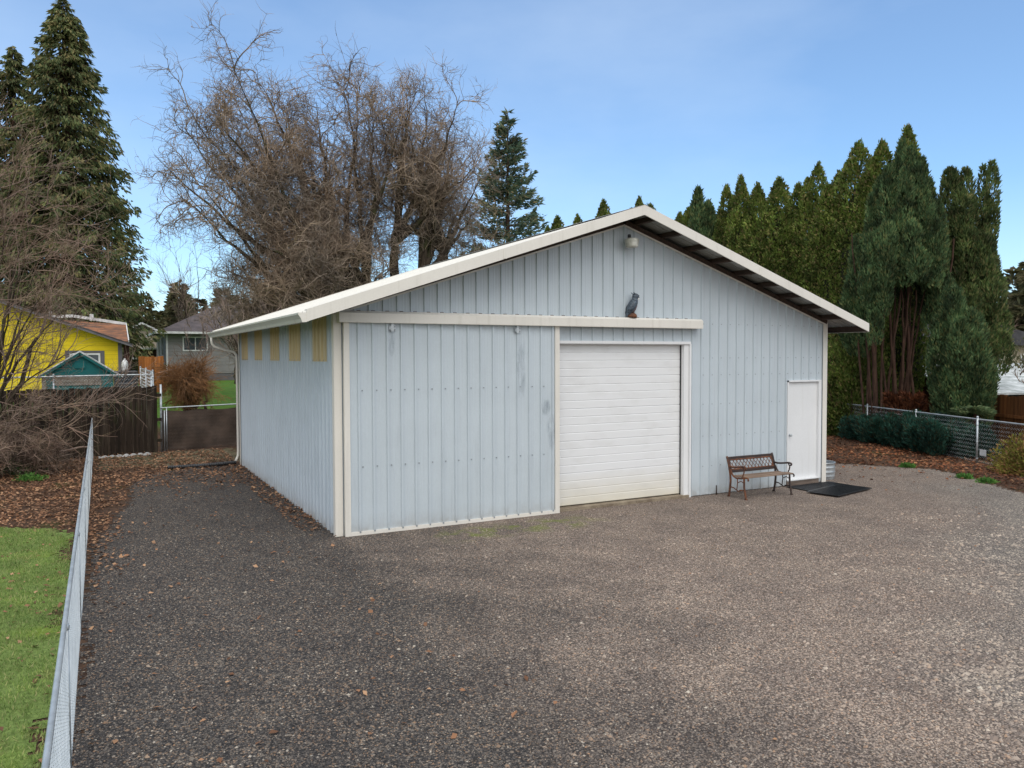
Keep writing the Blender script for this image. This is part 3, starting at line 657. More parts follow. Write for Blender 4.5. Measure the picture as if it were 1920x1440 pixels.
# ---------------------------------------------------------------- bench
BN = thing('garden_bench', 'rusty cast iron garden bench with lattice back beside the entry door', 'bench', (8.20, -.52, .012))
for s_ in (-1, 1):
    xx = s_*.60; mat_ = 'rustiron' if s_ < 0 else 'castiron'
    mb = MB()
    T = lambda pts, r_=.013, n_=14: mb.tubes(curve_pts([(xx, a, b_) for a, b_ in pts], n_), r_*1.3, 6, cap=True)
    T([(.20, .0), (.17, .16), (.155, .30), (.165, .42), (.20, .58), (.245, .72), (.265, .765)], .016, 22)      # rear leg and back post
    T([(-.255, .0), (-.235, .10), (-.205, .22), (-.20, .36), (-.20, .395)], .015, 16)                             # front leg
    T([(-.275, .0), (-.235, .012)], .016, 4); T([(.225, .0), (.18, .012)], .016, 4)
    T([(-.30, .36), (-.315, .385), (-.29, .41), (-.23, .408), (-.12, .385), (.0, .375), (.08, .40), (.14, .47), (.165, .52)], .013, 26)  # seat support curve
    T([(.185, .585), (.12, .575), (.02, .585), (-.08, .60), (-.17, .615), (-.235, .61), (-.25, .585), (-.225, .57)], .014, 26)  # arm with scroll
    T([(-.16, .605), (-.205, .55), (-.19, .48), (-.165, .44), (-.18, .40)], .010, 16)
    T([(-.215, .165), (-.10, .16), (-.06, .13), (.0, .15), (.06, .18), (.16, .19)], .009, 18)                    # lower stretcher scroll
    T([(-.01, .15), (-.02, .22), (-.03, .30), (-.02, .375)], .008, 10); T([(-.20, .30), (-.12, .335), (-.05, .30)], .007, 10)
    obj('side_frame', mb, mat_, BN, smooth=True)
for k_, (yy, zz) in enumerate(((-.265, .408), (-.185, .412), (-.105, .405), (-.025, .398), (.055, .402))):
    mb = MB().box((-.60, yy-.032, zz), (.60, yy+.032, zz+.020)); obj('seat_slat', mb, 'slat', BN, bevel=.004)
bk = lambda z: .158 + (z-.42)*.30
bup = (0, -.95, .28)
for za, zb in ((.705, .755), (.455, .505)):
    zc = (za+zb)/2; mb = MB().beam((-.59, bk(zc), zc), (.59, bk(zc), zc), .022, .052); obj('back_rail', mb, 'castiron', BN, bevel=.004)
mb = MB(); z0, z1 = .505, .705; sp = .090
xq = np.arange(-.56-.2, .56, sp)
for x_ in xq:
    for d in (-1, 1):
        a, b_ = (x_, z0), (x_+.15, z1)
        if d < 0: a, b_ = (x_, z1), (x_+.15, z0)
        ts = [t for t in (0, 1)]
        ax, az = a; bx, bz = b_
        if bx < -.56 or ax > .56: continue
        if ax < -.56: az += (bz-az)*(-.56-ax)/(bx-ax); ax = -.56
        if bx > .56: bz = az + (bz-az)*(.56-ax)/(bx-ax); bx = .56
        mb.tubes([[(ax, bk(az)+.0004*d, az), (bx, bk(bz)+.0004*d, bz)]], .0062, 5)
for a, b_ in (((-.56, z0), (-.56, z1)), ((.56, z0), (.56, z1)), ((-.56, z0+.01), (.56, z0+.01)), ((-.56, z1-.01), (.56, z1-.01))):
    mb.tubes([[(a[0], bk(a[1]), a[1]), (b_[0], bk(b_[1]), b_[1])]], .014, 6)
obj('back_lattice', mb, 'rustiron', BN, smooth=True)
obj('seat_brace', MB().box((-.59, -.10, .375), (.59, -.08, .392)), 'castiron', BN)

# mats, tub, stake, drain pipe
def mat_obj(x, y, rz, w, d, label, z):
    mb = MB().box((-w/2, -d/2, 0), (w/2, d/2, .014))
    for k_ in np.linspace(-w/2+.04, w/2-.04, 26): mb.box((k_-.006, -d/2+.03, .014), (k_+.006, d/2-.03, .019))
    tag(obj('rubber_mat', mb, 'rubber', loc=(x, y, z), rot=rz), label, 'mat', 'black rubber mats by the entry door')
mat_obj(10.02, -.46, R(2), 1.30, .70, 'black rubber mat lying against the sill of the entry door', .016)
mat_obj(9.92, -.98, R(12.5), 1.38, .66, 'skewed black rubber mat farther out on the gravel overlapping the door mat', .034)
mb = MB().lathe([(.29, .0), (.30, .06), (.306, .068), (.30, .08), (.302, .15), (.310, .16), (.302, .17), (.304, .25), (.312, .26), (.304, .27), (.306, .345), (.318, .355), (.318, .37), (.305, .372), (.298, .36), (.29, .10)], n=40)
TB = thing('stock_tank', 'round galvanised steel tub standing behind the right building corner', 'tub', (11.0, .42, .008))
obj('tub_shell', mb, 'galv', TB, smooth=True)
obj('tub_soil', MB().lathe([(.0, .27), (.15, .275), (.293, .265)], n=30), 'darkplastic', TB, smooth=True)
tag(obj('metal_stake', MB().tubes([(7.52, -.06, 0), (7.52, -.06, .10), (7.518, -.062, .19)], .012, 8, cap=True), 'castiron', smooth=True), 'short dark steel stake in the gravel left of the bench', 'stake')
pts = curve_pts([(-.13, 9.0, .07), (-.45, 8.96, .06), (-.9, 8.98, .045), (-1.3, 9.02, .04), (-1.72, 8.95, .05)], 120)
mb = MB().tubes(pts, .048 + .005*np.sin(np.arange(120)*math.pi/2+.6), 12); tag(obj('drain_pipe', mb, 'darkplastic', smooth=True), 'black corrugated drain pipe leading away from the downspout', 'pipe')

# ---------------------------------------------------------------- fences
def chainlink(mb, L, H0, z0=.03, p=.062, r=.0022, n=3):
    """mesh in local xz plane, zigzag wires"""
    nz = int(H0/(p*.62))+1; zz = z0 + np.arange(nz+1)*(H0/nz); ncol = int(L/p)
    kx = np.arange(ncol)[:, None]; alt = (np.arange(nz+1) % 2)[None]
    Xx = (kx + .5)*p + (alt-.5)*p*1.06
    Pp = np.stack([Xx, .0025*np.where(alt > 0, 1, -1)*np.ones_like(Xx), np.broadcast_to(zz, Xx.shape)], -1)
    mb.tubes(Pp, r, n); return mb
def linkfence(name, label, a, b_, H0, posts, post_h=None, rail=.021, p=.062, r=.0022, pr=.024, zf=0.0, lift=0, py_=.03):
    a = np.array(a, float); b_ = np.array(b_, float); d = b_[:2]-a[:2]; L = float(np.hypot(*d)); rz = math.atan2(d[1], d[0])
    t = thing(name, label, 'fence', (a[0], a[1], a[2]), rz)
    dz = (b_[2]-a[2])/L
    mb = chainlink(MB(), L, H0, .03+lift, p, r)
    for v in mb.v: v[:, 2] += v[:, 0]*dz
    obj('chain_link_mesh', mb, 'wire', t)
    if rail: obj('top_rail', MB().tubes([[(0, 0, H0+.03+lift), (L/2, 0, H0+.03+lift+L/2*dz), (L, 0, H0+.03+lift+L*dz)]], rail, 10), 'galv', t, smooth=True)
    for u in posts:
        ph_ = (post_h or H0+.07)
        mb = MB().tubes([(u, py_, -.1+u*dz), (u, py_, ph_+u*dz)], pr, 12, cap=True)
        mb.lathe([(pr+.004, 0), (pr+.006, .02), (pr*.8, .04), (0, .046)], (u, py_, ph_+u*dz), 12)
        for zc in ((.12, H0*.5, H0*.9) if pr > .015 else ()): mb.lathe([(pr+.001, -.012), (pr+.006, -.010), (pr+.006, .010), (pr+.001, .012)], (u, py_, zc+u*dz), 12)
        obj('post', mb, 'galv', t, smooth=True)
    return t, L
t, L = linkfence('chain_link_fence', 'long low chain link fence running from the lower left corner to the dark board fence', (-3.39, -12.2, 0), (-3.335, 12.1, 0), 1.07, [.3, 3.3, 6.3, 9.3, 12.3, 15.3, 18.3, 21.3, 24.25], p=.050, r=.0028, post_h=.98, pr=.011, py_=-.001, rail=.0150)
t, L = linkfence('chain_link_fence', 'low chain link fence with galvanised posts in front of the teal juniper', (14.44, -4.54, 0), (22.1, 13.5, 0), 1.08, [.0, 2.58, 5.15, 7.73, 10.3, 12.9, 15.5, 18.0], p=.085, r=.0021)
obj('fence_tag', MB().box((5.15+.05-.33, -.012, .20), (5.15-.05, -.006, .36)), 'whitepaint', t)
t, L = linkfence('chain_link_fence', 'chain link fence standing above the dark board fence by the teal shed', (-9.5, 14.1, .9), (-1.72, 14.6, .98), 1.20, [0, 2.6, 5.2, 7.78], p=.085, r=.0034, lift=0)
t, L = linkfence('chain_link_fence', 'short chain link run going back toward the orange fence', (-1.66, 14.65, 1.0), (-1.75, 20.5, 1.05), 1.24, [0.02, 3, 5.8], p=.09, r=.0022)
def boardfence(name, label, a, b_, h, mat_, bw=.14, th=.02, rail=None, jag=.03, dog=False):
    a = np.array(a, float); b_ = np.array(b_, float); d = b_[:2]-a[:2]; L = float(np.hypot(*d)); rz = math.atan2(d[1], d[0])
    t = thing(name, label, 'fence', tuple(a), rz); mb = MB(); n = int(L/bw)
    for k_ in range(n):
        hh = h + rng.uniform(-jag, jag); x0 = k_*bw + .004; x1 = (k_+1)*bw - .004; yo = rng.uniform(-.004, .004)
        mb.box((x0, -th/2+yo, .03), (x1, th/2+yo, hh))
    obj('board_panel', mb, mat_, t)
    for z_ in (rail or (.35, h*.5, h-.25)):
        obj('rail', MB().box((0, th/2+.006, z_-.045), (L, th/2+.045, z_+.045)), mat_, t)
    for u in np.arange(0.05, L, 2.4): obj('post', MB().box((u-.045, th/2+.047, -.1), (u+.045, th/2+.137, h-.05)), mat_, t)
    return t, L
boardfence('board_fence', 'dark mossy board fence behind the bare tree at the left', (-13.0, 10.1, 0), (-1.575, 12.82, 0), 1.90, 'oldfence')
boardfence('board_fence', 'orange cedar board fence beside the grey house', (-1.45, 30.0, 1.0), (-.32, 29.8, 1.0), 1.78, 'orangefence')
t, L = boardfence('board_fence', 'red brown board fence at the right edge behind the chain link', (19.98, 2.2, 0), (17.2, -4.2, 0), 1.58, 'brownfence', rail=(.35, 1.0))
boardfence('board_fence', 'dark board fence in the narrow gap behind the yellow house', (-2.0, 24.2, 1.0), (-1.75, 30, 1.0), 1.5, 'oldfence')
obj('face_rail', MB().box((0, -.055, .96), (L, -.022, 1.05)), 'brownfence', t)
tag(obj('lawn_edging', MB().add(*(lambda xs: (np.array([p for x_ in xs for p in ((x_, 12.30+.24*(x_+1.7)+.01, 0), (x_, 12.30+.24*(x_+1.7)+.01, .05+.04*abs(math.sin(x_*18))), (x_, 12.30+.24*(x_+1.7)+.035, .05+.04*abs(math.sin(x_*18))), (x_, 12.30+.24*(x_+1.7)+.035, 0))]), np.array([(4*i_+k_, 4*i_+4+k_, 4*i_+4+(k_+1) % 4, 4*i_+(k_+1) % 4) for i_ in range(len(xs)-1) for k_ in range(4)])))(np.arange(-3.2, -1.9, .02))), 'whitepaint'), 'low pale scalloped edging at the foot of the dark board fence', 'edging')
# screened gate
GT = thing('screened_gate', 'chain link gate hung with brown privacy cloth left of the building', 'gate', (-1.61, 12.95, 0), math.atan2(.55, 2.9))
nx_, nz_ = 60, 24; v = []
for i_ in range(nx_+1):
    for j_ in range(nz_+1):
        u = i_/nx_*2.9; w_ = j_/nz_
        sag = .05*abs(math.sin(u*3.3))*w_ + .02*math.sin(u*9)
        zb = .02 + .06*u/2.9 + .03*math.sin(u*5); zt_ = 1.20 - .04*abs(math.sin(u*2.9)) - (.10 if abs(u-2.35) < .15 else 0)
        fold = .03*math.sin(3*u+2.6*w_*2) + .02*math.sin(7*u-5*w_)
        v.append((u+.06, .05+fold+sag*.3, zb + (zt_-zb)*w_))
F = [(i_*(nz_+1)+j_, (i_+1)*(nz_+1)+j_, (i_+1)*(nz_+1)+j_+1, i_*(nz_+1)+j_+1) for i_ in range(nx_) for j_ in range(nz_)]
obj('privacy_cloth', MB().add(v, F), 'screen', GT, smooth=True)
mbg = chainlink(MB(), 2.9, 1.18, .08, .085, .0024); 
MT['dullwire'] = plain('dull_dark_wire', (.12, .095, .08), None, 4, .6, .2, bmp=0)
obj('chain_link_mesh', mbg, 'dullwire', GT)
obj('top_rail', MB().tubes([(0, 0, 1.27), (3.2, 0, 1.31)], .02, 10), 'galv', GT, smooth=True)
for u, h_ in ((.03, 1.95), (.16, 1.28), (.10, 1.2), (3.1, 1.3)):
    obj('post', MB().tubes([(u, -.03 if h_ < 1.9 else .03, 0), (u+.005, -.03 if h_ < 1.9 else .03, h_)], .030 if h_ > 1.9 else .016, 10, cap=True), 'galv', GT, smooth=True)

# ---------------------------------------------------------------- neighbouring buildings
def window(parent, x, y, z, w, h, axis='y', sgn=-1, mats=('whitepaint', 'glass'), fw_=.09, mull=1):
    """window in a wall facing -y (axis y) or -x (axis x)"""
    f_ = (lambda a, b_, c: (x+a, y+sgn*b_, z+c)) if axis == 'y' else (lambda a, b_, c: (x+sgn*b_, y+a, z+c))
    def bx(mb, a0, a1, b0, b1, c0, c1):
        p, q = np.array(f_(a0, b0, c0)), np.array(f_(a1, b1, c1)); mb.box(tuple(np.minimum(p, q)), tuple(np.maximum(p, q)))
    mb = MB(); bx(mb, -w/2-fw_, w/2+fw_, .002, .05, -fw_, 0); bx(mb, -w/2-fw_, w/2+fw_, .002, .05, h, h+fw_)
    bx(mb, -w/2-fw_, -w/2, .002, .05, 0, h); bx(mb, w/2, w/2+fw_, .002, .05, 0, h)
    for k_ in range(mull): u = -w/2 + w*(k_+1)/(mull+1); bx(mb, u-.03, u+.03, .012, .045, 0, h)
    F_ = obj('window', mb, mats[0], parent)
    mb = MB(); bx(mb, -w/2, w/2, .003, .010, 0, h); obj('pane', mb, mats[1], F_)
    return F_
# yellow house: gable end faces the yard
YH = thing('yellow_house', 'bright yellow house with dark grey trim and roof', 'house', (-8.2, 26, 1.0))
w2, hw, rise = 5.9, 2.40, 2.18
obj('wall', MB().prism([(-w2, 0), (w2, 0), (w2, hw), (0, hw+rise), (-w2, hw)], 0, 11, 'y'), 'yellow', YH)
mb = MB()
for s_ in (-1, 1):
    a, b_ = (0, hw+rise+.02), (s_*(w2+.45), hw - rise*.45/w2 + .02); pts = [a, b_, (b_[0], b_[1]+.06), (0, a[1]+.06)]
    mb.prism(pts if s_ > 0 else pts[::-1], -.45, 11.4, 'y')
obj('roof', mb, 'shingle', YH)
for s_ in (-1, 1):
    a, b_ = (0, hw+rise-.06), (s_*(w2+.45), hw - rise*.45/w2 - .06); pts = [a, b_, (b_[0], b_[1]+.075), (0, a[1]+.075)]
    obj('rake_board', MB().prism(pts if s_ > 0 else pts[::-1], -.46, -.42, 'y'), 'greytrim', YH)
obj('corner_board', MB().box((w2-.02, -.03, 0), (w2+.06, .25, hw-.05)).box((w2-.10, -.03, 0), (w2-.021, -.002, hw-.05)), 'greytrim', YH)
obj('porch_post', MB().box((w2+.12, .1, -.1), (w2+.34, .3, hw-.15)), 'darkwood', YH)
F_ = window(YH, 4.55, 0, 1.02, 1.0, .82, mull=1, fw_=.07); obj('trim_surround', MB().box((3.82, -.03, .86), (3.97, -.001, 2.02)).box((5.13, -.03, .86), (5.28, -.001, 2.02)).box((3.971, -.03, 1.92), (5.129, -.001, 2.02)), 'greytrim', YH)
# teal shed
TS = thing('garden_shed', 'small teal wooden shed with pale mossy roof behind the chain link', 'shed', (-3.70, 18.0, .95))
obj('wall', MB().prism([(-.98, 0), (.98, 0), (.98, 1.25), (0, 1.90), (-.98, 1.25)], .0, 2.0, 'y'), 'teal', TS)
obj('front_panel', MB().box((-.80, -.02, .86), (.62, -.002, 1.20)), 'dirtwood', TS)
obj('eave_trim', MB().beam((-1.2, -.10, 1.12), (0, -.10, 1.93), .03, .10).beam((0, -.10, 1.93), (1.2, -.10, 1.12), .03, .10), 'teal', TS)
mb = MB()
for s_ in (-1, 1):
    pts = [(0, 1.96), (s_*1.26, 1.11), (s_*1.26, 1.15), (0, 2.01)]; mb.prism(pts if s_ > 0 else pts[::-1], -.13, 2.2, 'y')
obj('roof', mb, 'paleroof', TS)
obj('vent', MB().box((-.16, -.035, 1.42), (.16, -.003, 1.62)), 'teal', TS)
obj('side_post', MB().box((-1.10, -.05, 0), (-.985, .07, 1.15)), 'dirtwood', TS)
# grey house with hip roof
GH = thing('grey_house', 'grey lap sided house with hip roof and white gutters', 'house', (1.02, 48, .95))
wl, dp, hh = 12.5, 9.5, 3.52
obj('wall', MB().box((0, 0, .62), (wl, dp, hh)), 'grey_siding', GH)
obj('foundation', MB().box((.03, .03, -.3), (wl-.03, dp-.03, .618)), 'greytrim', GH)
o_ = .65; mb = MB()
v = [(-o_, -o_, hh), (wl+o_, -o_, hh), (wl+o_, dp+o_, hh), (-o_, dp+o_, hh), (dp/2-.3, dp/2, hh+2.5), (wl-dp/2+.3, dp/2, hh+2.5)]
mb.poly(v, [(0,1,5,4), (1,2,5), (2,3,4,5), (3,0,4), (3,2,1,0)]); obj('roof', mb, 'shingle_brown', GH)
obj('gutter', MB().box((-o_-.06, -o_-.08, hh-.10), (wl+o_, -o_-.005, hh+.05)).box((-o_-.08, -o_-.004, hh-.10), (-o_-.01, dp+o_, hh+.05)), 'whitepaint', GH)
obj('downspout', MB().box((.03, -.10, .2), (.15, -.004, hh-.1)), 'whitepaint', GH)
window(GH, 1.95, 0, 2.30, 1.50, .85, mull=1); window(GH, 8.5, 0, 2.30, 1.5, .85, mull=1)
window(GH, 0, 2.6, 1.9, .9, 1.3, axis='x', mull=0); window(GH, 0, 6.2, 1.9, .9, 1.3, axis='x', mull=0)
# beige building with open carport
BH = thing('beige_garage', 'small beige gable garage with open carport beyond the grey house', 'garage', (-.10, 60, 1.0))
obj('wall', MB().prism([(-1.6, 2.55), (1.9, 2.55), (1.9, 3.55), (.15, 4.45), (-1.6, 3.55)], 0, 8, 'y'), 'beige', BH)
mb = MB()
for s_ in (-1, 1):
    a, b_ = (.15, 4.50), (.15+s_*2.15, 3.40); pts = [a, b_, (b_[0], b_[1]+.13), (a[0], a[1]+.13)]; mb.prism(pts if s_ > 0 else pts[::-1], -.4, 8.3, 'y')
obj('roof', mb, 'shingle_brown', BH)
mb = MB()
for s_ in (-1, 1): mb.beam((.15, -.42, 4.56), (.15+s_*2.15, -.42, 3.46), .03, .15)
obj('rake_board', mb, 'whitepaint', BH)
obj('carport_roof', MB().box((-1.6, -2.2, 2.38), (1.9, -.01, 2.52)), 'whitepaint', BH)
obj('back_wall', MB().box((-1.6, 2, -.2), (1.9, 2.1, 2.5)), 'darkwood', BH)
obj('low_rail', MB().box((-1.6, -2.25, 1.55), (1.9, -2.15, 1.72)), 'whitepaint', BH)
for u in (-1.5, 1.8): obj('post', MB().box((u-.07, -2.14, -.2), (u+.07, -2.0, 2.37)), 'whitepaint', BH)
# rusty-roofed outbuilding with white fascia
RB = thing('rusty_outbuilding', 'low outbuilding with rusty sheet roof and white trim behind the yellow house', 'building', (-4.6, 36, 1.0))
obj('wall', MB().box((-1.5, .3, 0), (2.6, 4, 2.7)), 'darkwood', RB)
obj('roof', MB().add([(-1.8, -.2, 2.75), (2.9, -.2, 2.62), (2.9, 3.4, 3.65), (-1.8, 3.4, 3.95), (-1.8, -.2, 2.68), (2.9, -.2, 2.55), (2.9, 3.4, 3.58), (-1.8, 3.4, 3.88)], [(0,1,2,3),(7,6,5,4),(0,4,5,1),(1,5,6,2),(2,6,7,3),(3,7,4,0)]), 'rustroof', RB)
obj('ridge_board', MB().beam((-1.8, 3.45, 3.98), (.2, 3.45, 4.10), .12, .16).beam((.2, 3.45, 4.10), (2.95, 3.45, 3.68), .12, .16), 'whitepaint', RB)
obj('vent_pipe', MB().box((-.95, 3.3, 4.0), (-.82, 3.42, 4.32)), 'whitepaint', RB)
obj('vent_pipe', MB().box((1.05, 3.3, 3.85), (1.25, 3.45, 4.22)), 'whitepaint', RB)
obj('side_trim', MB().beam((2.93, -.2, 2.62), (2.93, 3.4, 3.66), .05, .12), 'whitepaint', RB)
# gas cylinder on a dark stack
tag(obj('wood_stack', MB().box((-2.62, 23.4, .9), (-1.75, 24.6, 2.18)).box((-2.5, 22.9, .9), (-1.9, 23.38, 1.7)), 'darkplastic', bevel=.03), 'dark stack of wood beside the yellow house corner', 'wood stack')
tag(obj('gas_cylinder', MB().lathe([(0, 0), (.10, 0), (.12, .03), (.125, .26), (.11, .36), (.06, .43), (.03, .45), (.03, .50), (0, .50)], (-2.20, 24.0, 2.19), 20), 'white', smooth=True), 'white gas cylinder standing on the dark wood stack', 'gas cylinder')
# pale roofed lean-to at the right
LT = thing('lean_to_shed', 'low lean-to with weathered white sheet roof behind the red brown fence', 'shed', (21.6, 3.1, 0), R(-26))
obj('roof', MB().add([(-1.2, -.8, 1.56), (5.5, -.8, 1.62), (5.5, 5.5, 2.42), (.3, 5.5, 2.36), (-1.2, -.8, 1.50), (5.5, -.8, 1.56), (5.5, 5.5, 2.36), (.3, 5.5, 2.30)], [(0,1,2,3),(7,6,5,4),(0,4,5,1),(1,5,6,2),(2,6,7,3),(3,7,4,0)]), 'paleroof', LT)
for z_ in (.7, 1.0, 1.3): obj('slat', MB().box((-1.6, -.75, z_), (1.5, -.70, z_+.12)), 'whitepaint', LT)
for u in (-1.1, 1.6, 4.8): obj('post', MB().box((u-.05, -.69, 0), (u+.05, -.59, 1.50)), 'darkwood', LT)
obj('back_wall', MB().box((.4, 5.2, 0), (5.4, 5.3, 2.28)), 'darkwood', LT)
# far house and vehicle at right edge
FH = thing('pale_house', 'pale far house with a dark roof glimpsed at the right edge', 'house', (48, 20.0, 0), R(-28))
obj('wall', MB().box((-5, 0, 0), (6, 6, 3.4)), 'beige', FH)
obj('roof', MB().prism([(-5.4, 3.35), (6.4, 3.35), (6.4, 3.45), (.5, 5.0), (-5.4, 3.45)], -.5, 6.5, 'y'), 'shingle', FH)
for u in (-3.6, -1.2, 1.6, 4): window(FH, u, 0, 1.5, 1.0, 1.2, mull=1)
VN = thing('parked_van', 'white van parked in front of the pale far house', 'van', (40.6, 15.4, 0), R(-25))
body = [(-2.4, .35), (2.3, .35), (2.45, .9), (2.3, 1.15), (1.6, 1.3), (.9, 1.95), (-2.2, 2.0), (-2.45, 1.7)]
obj('body', MB().prism(body, -.9, .9, 'y'), 'carpaint', VN, bevel=.08)
obj('side_window', MB().box((-2.0, -.915, 1.3), (.7, -.905, 1.8)), 'glass', VN)
obj('windshield', MB().add([(.95, -.8, 1.94), (1.63, -.8, 1.33), (1.63, .8, 1.33), (.95, .8, 1.94)], [(0,1,2,3)]), 'glass', VN)
for u in (-1.5, 1.5):
    for s_ in (-.88, .88):
        w_ = obj('wheel', MB().lathe([(0, -.1), (.2, -.1), (.33, -.08), (.34, 0), (.33, .08), (.2, .1), (0, .1)], n=20), 'darkplastic', VN, smooth=True); w_.location = (u, s_, .34); w_.rotation_euler = (R(90), 0, 0)

# ---------------------------------------------------------------- bare trees
def grow(P0, D0, L, n, curl, up, rg, out=None, freq=.75):
    K = len(P0); P = np.zeros((K, n, 3)); P[:, 0] = P0; D = D0/np.linalg.norm(D0, axis=1, keepdims=True); w = rg.normal(size=(K, 3))*curl
    L = np.broadcast_to(L, K)[:, None]
    for i_ in range(1, n):
        w = w*freq + rg.normal(size=(K, 3))*curl*(1-freq*freq)**.5*1.2
        D = D + w + np.array([0, 0, up]); D /= np.linalg.norm(D, axis=1, keepdims=True)
        P[:, i_] = P[:, i_-1] + D*L/(n-1)
    return P
def kids(P, m_, t0, t1, ang, rg, bias=(0,0,0)):
    K, n, _ = P.shape; t = (t0 + (t1-t0)*rg.random((K, m_)))*(n-1); i_ = np.clip(t.astype(int), 0, n-2); f = (t-i_)[..., None]
    kk = np.arange(K)[:, None]; A = P[kk, i_]; B = P[kk, i_+1]
    pos_ = (A*(1-f)+B*f).reshape(-1, 3); T = (B-A).reshape(-1, 3); T /= np.linalg.norm(T, axis=1, keepdims=True)+1e-9
    rv = rg.normal(size=T.shape); S = np.cross(T, rv); S /= np.linalg.norm(S, axis=1, keepdims=True)+1e-9
    a = ang*rg.uniform(.6, 1.3, len(T))[:, None]
    return pos_, T*np.cos(a)+S*np.sin(a)+np.array(bias), t.reshape(-1)/(n-1)
def bezier(a, c, b_, n, rg, j):
    t = np.linspace(0, 1, n)[:, None]; a, b_, c = map(np.array, (a, b_, c)); P = (1-t)**2*a + 2*t*(1-t)*c + t**2*b_
    w = np.cumsum(rg.normal(size=(n, 3))*j, axis=0)*np.sin(t*math.pi/2)*.6; return P + w
def baretree(name, label, base_, trunk, limbs, cfg, rg, twig='willowtwig', group=None, cat='tree'):
    """trunk: list of (points,radii); limbs [(start, ctrl, end, r)] all in local coordinates"""
    t = thing(name, label, cat, base_, group=group)
    mb = MB()
    for pts, r0_, r1_ in trunk:
        c = curve_pts(pts, 16); c[1:-1] += rg.normal(size=(14, 3))*.05; mb.tubes(c, np.linspace(r0_, r1_, 16), 10)
    LP = np.stack([bezier(a, c, b_, 22, rg, cfg.get('lj', .12)) for a, c, b_, r_ in limbs]); rr = np.array([l[3] for l in limbs])
    mb.tubes(LP, rr[:, None]*(1-.94*np.linspace(0, 1, 22)[None])**1.15, 7)
    obj('trunk', mb, cfg.get('bark', 'bark'), t, smooth=True)
    tw = MB(); cur = LP; r = None
    for (m_, t0, t1, ang, L, n, curl, up, rad, sides, bias) in cfg['levels']:
        p0, d0, tt = kids(cur, m_, t0, t1, ang, rg, bias)
        Ls = L*rg.uniform(.5, 1.25, len(p0))*(1.15-.5*tt)
        cur = grow(p0, d0, Ls, n, curl, up, rg)
        tw.tubes(cur, rad*np.linspace(1, .35, n)[None]*rg.uniform(.7, 1.3, (len(cur), 1)), sides)
    obj('branches', tw, twig, t); return t
rg = np.random.default_rng(21)
# world x,z offsets are relative to each base
def limbset(fork, ends, r_, bow=1.0, yj=2.5):
    out = []
    for (x_, z_, *rest) in ends:
        y_ = rest[0] if rest else rg.uniform(-yj, yj)
        f = np.array(fork[rg.integers(len(fork))]); e = np.array((x_, y_, z_)); mid = f*.55 + e*.45 + np.array((0, 0, -.18*abs(x_-f[0])*bow + .6))
        out.append((tuple(f), tuple(mid), tuple(e), r_*rg.uniform(.75, 1.15)))
    return out
wl_cfg = {'levels': [(17, .14, 1.0, .66, 3.0, 12, .22, .04, .026, 4, (0,0,.2)), (10, .12, 1, .8, 1.6, 9, .27, .02, .015, 3, (0,0,.1)), (6, .15, 1, .8, .80, 6, .30, 0.0, .0085, 3, (0,0,.05))]}
zA = lambda py_: 2.74 + (668-py_)/39.5
baretree('curly_willow', 'broad bare curly willow with twisted limbs reaching left behind the roof', (7.2, 25.3, .5), [([(0,0,-.5), (-.1,0,2), (.1,.1,4.3), (-.1,0,5.6)], .55, .42), ([(.2,.2,1.5), (.9,.1,3.5), (1.2,0,5.5), (1.3,.1,7)], .3, .2)],
    limbset([(-.1,0,5.0), (.1,.1,4.3), (0,0,3.6), (1.2,0,5.6)], [(-7.6,12.3),(-6.6,9.6),(-7.2,14.0),(-7.0,13.0),(-6.2,12.8),(-6.9,8.6),(-6.0,13.8),(-4.4,13.0),(-5.0,12.4),(-5.2,14.6),(-5.8,11.5),(-3.6,15.2),(-2.2,14.0),(-1.2,14.9),(.3,14.4),(1.2,15.0),(2.3,13.8),(-3.0,14.6),(-.4,13.4),(1.8,12.2),(-1.9,12.4),(.8,13.0),(-4.6,10.6),(-5.8,7.4),(-6.0,5.6),(-4.6,4.4),(-3.2,3.6),(-4.2,9.2),(-2.6,7.6),(-1.8,10.5),(.6,11.2),(-6.6,11.0),(-3,5.6),(-5.2,3.2),(-5.4,5.0),(-4.4,6.4),(-2.4,3.4),(-3.6,7.6),(.8,8.2),(1.8,6.0),(-.6,7.2)], .22), wl_cfg, rg)
wl_cfg2 = {'levels': [(14, .14, 1.0, .55, 2.5, 12, .20, .09, .025, 4, (0,0,.35)), (9, .12, 1, .7, 1.5, 9, .25, .05, .013, 3, (0,0,.25)), (5, .2, 1, .8, .75, 6, .28, 0.0, .0085, 3, (0,0,.1))]}
baretree('curly_willow', 'upright bare curly willow with thick dark trunks next to the spruce', (10.6, 25.0, .4), [([(0,0,-.5), (.1,0,2), (.2,0,4), (.5,0,6)], .5, .36), ([(.1,.1,2), (-.6,.1,4), (-.9,.1,6.5), (-.6,0,9)], .34, .18), ([(.3,0,3.5), (1.4,.1,5.2), (1.9,0,7.2), (1.7,.1,8.6)], .27, .16)],
    limbset([(.5,0,6.0), (-.7,0,8.0), (1.8,0,7.6), (.3,0,5)], [(-1.2,14.9),(-.2,15.4),(.9,15.4),(1.6,14.8),(2.8,13.8),(3.6,12.6),(4.3,11.2),(3.9,9.4),(4.6,7.4),(2.2,14.8),(-2.2,14.0),(3.0,11.6),(.4,12.2),(1.6,13.0),(3.4,10.2),(-1.6,13.2),(2.6,12.8),(-2.0,10.4),(3.2,6.2),(4.8,5.6),(2.2,11.8),(.5,13.4),(-1.2,12.0)], .22, yj=2), wl_cfg2, rg)
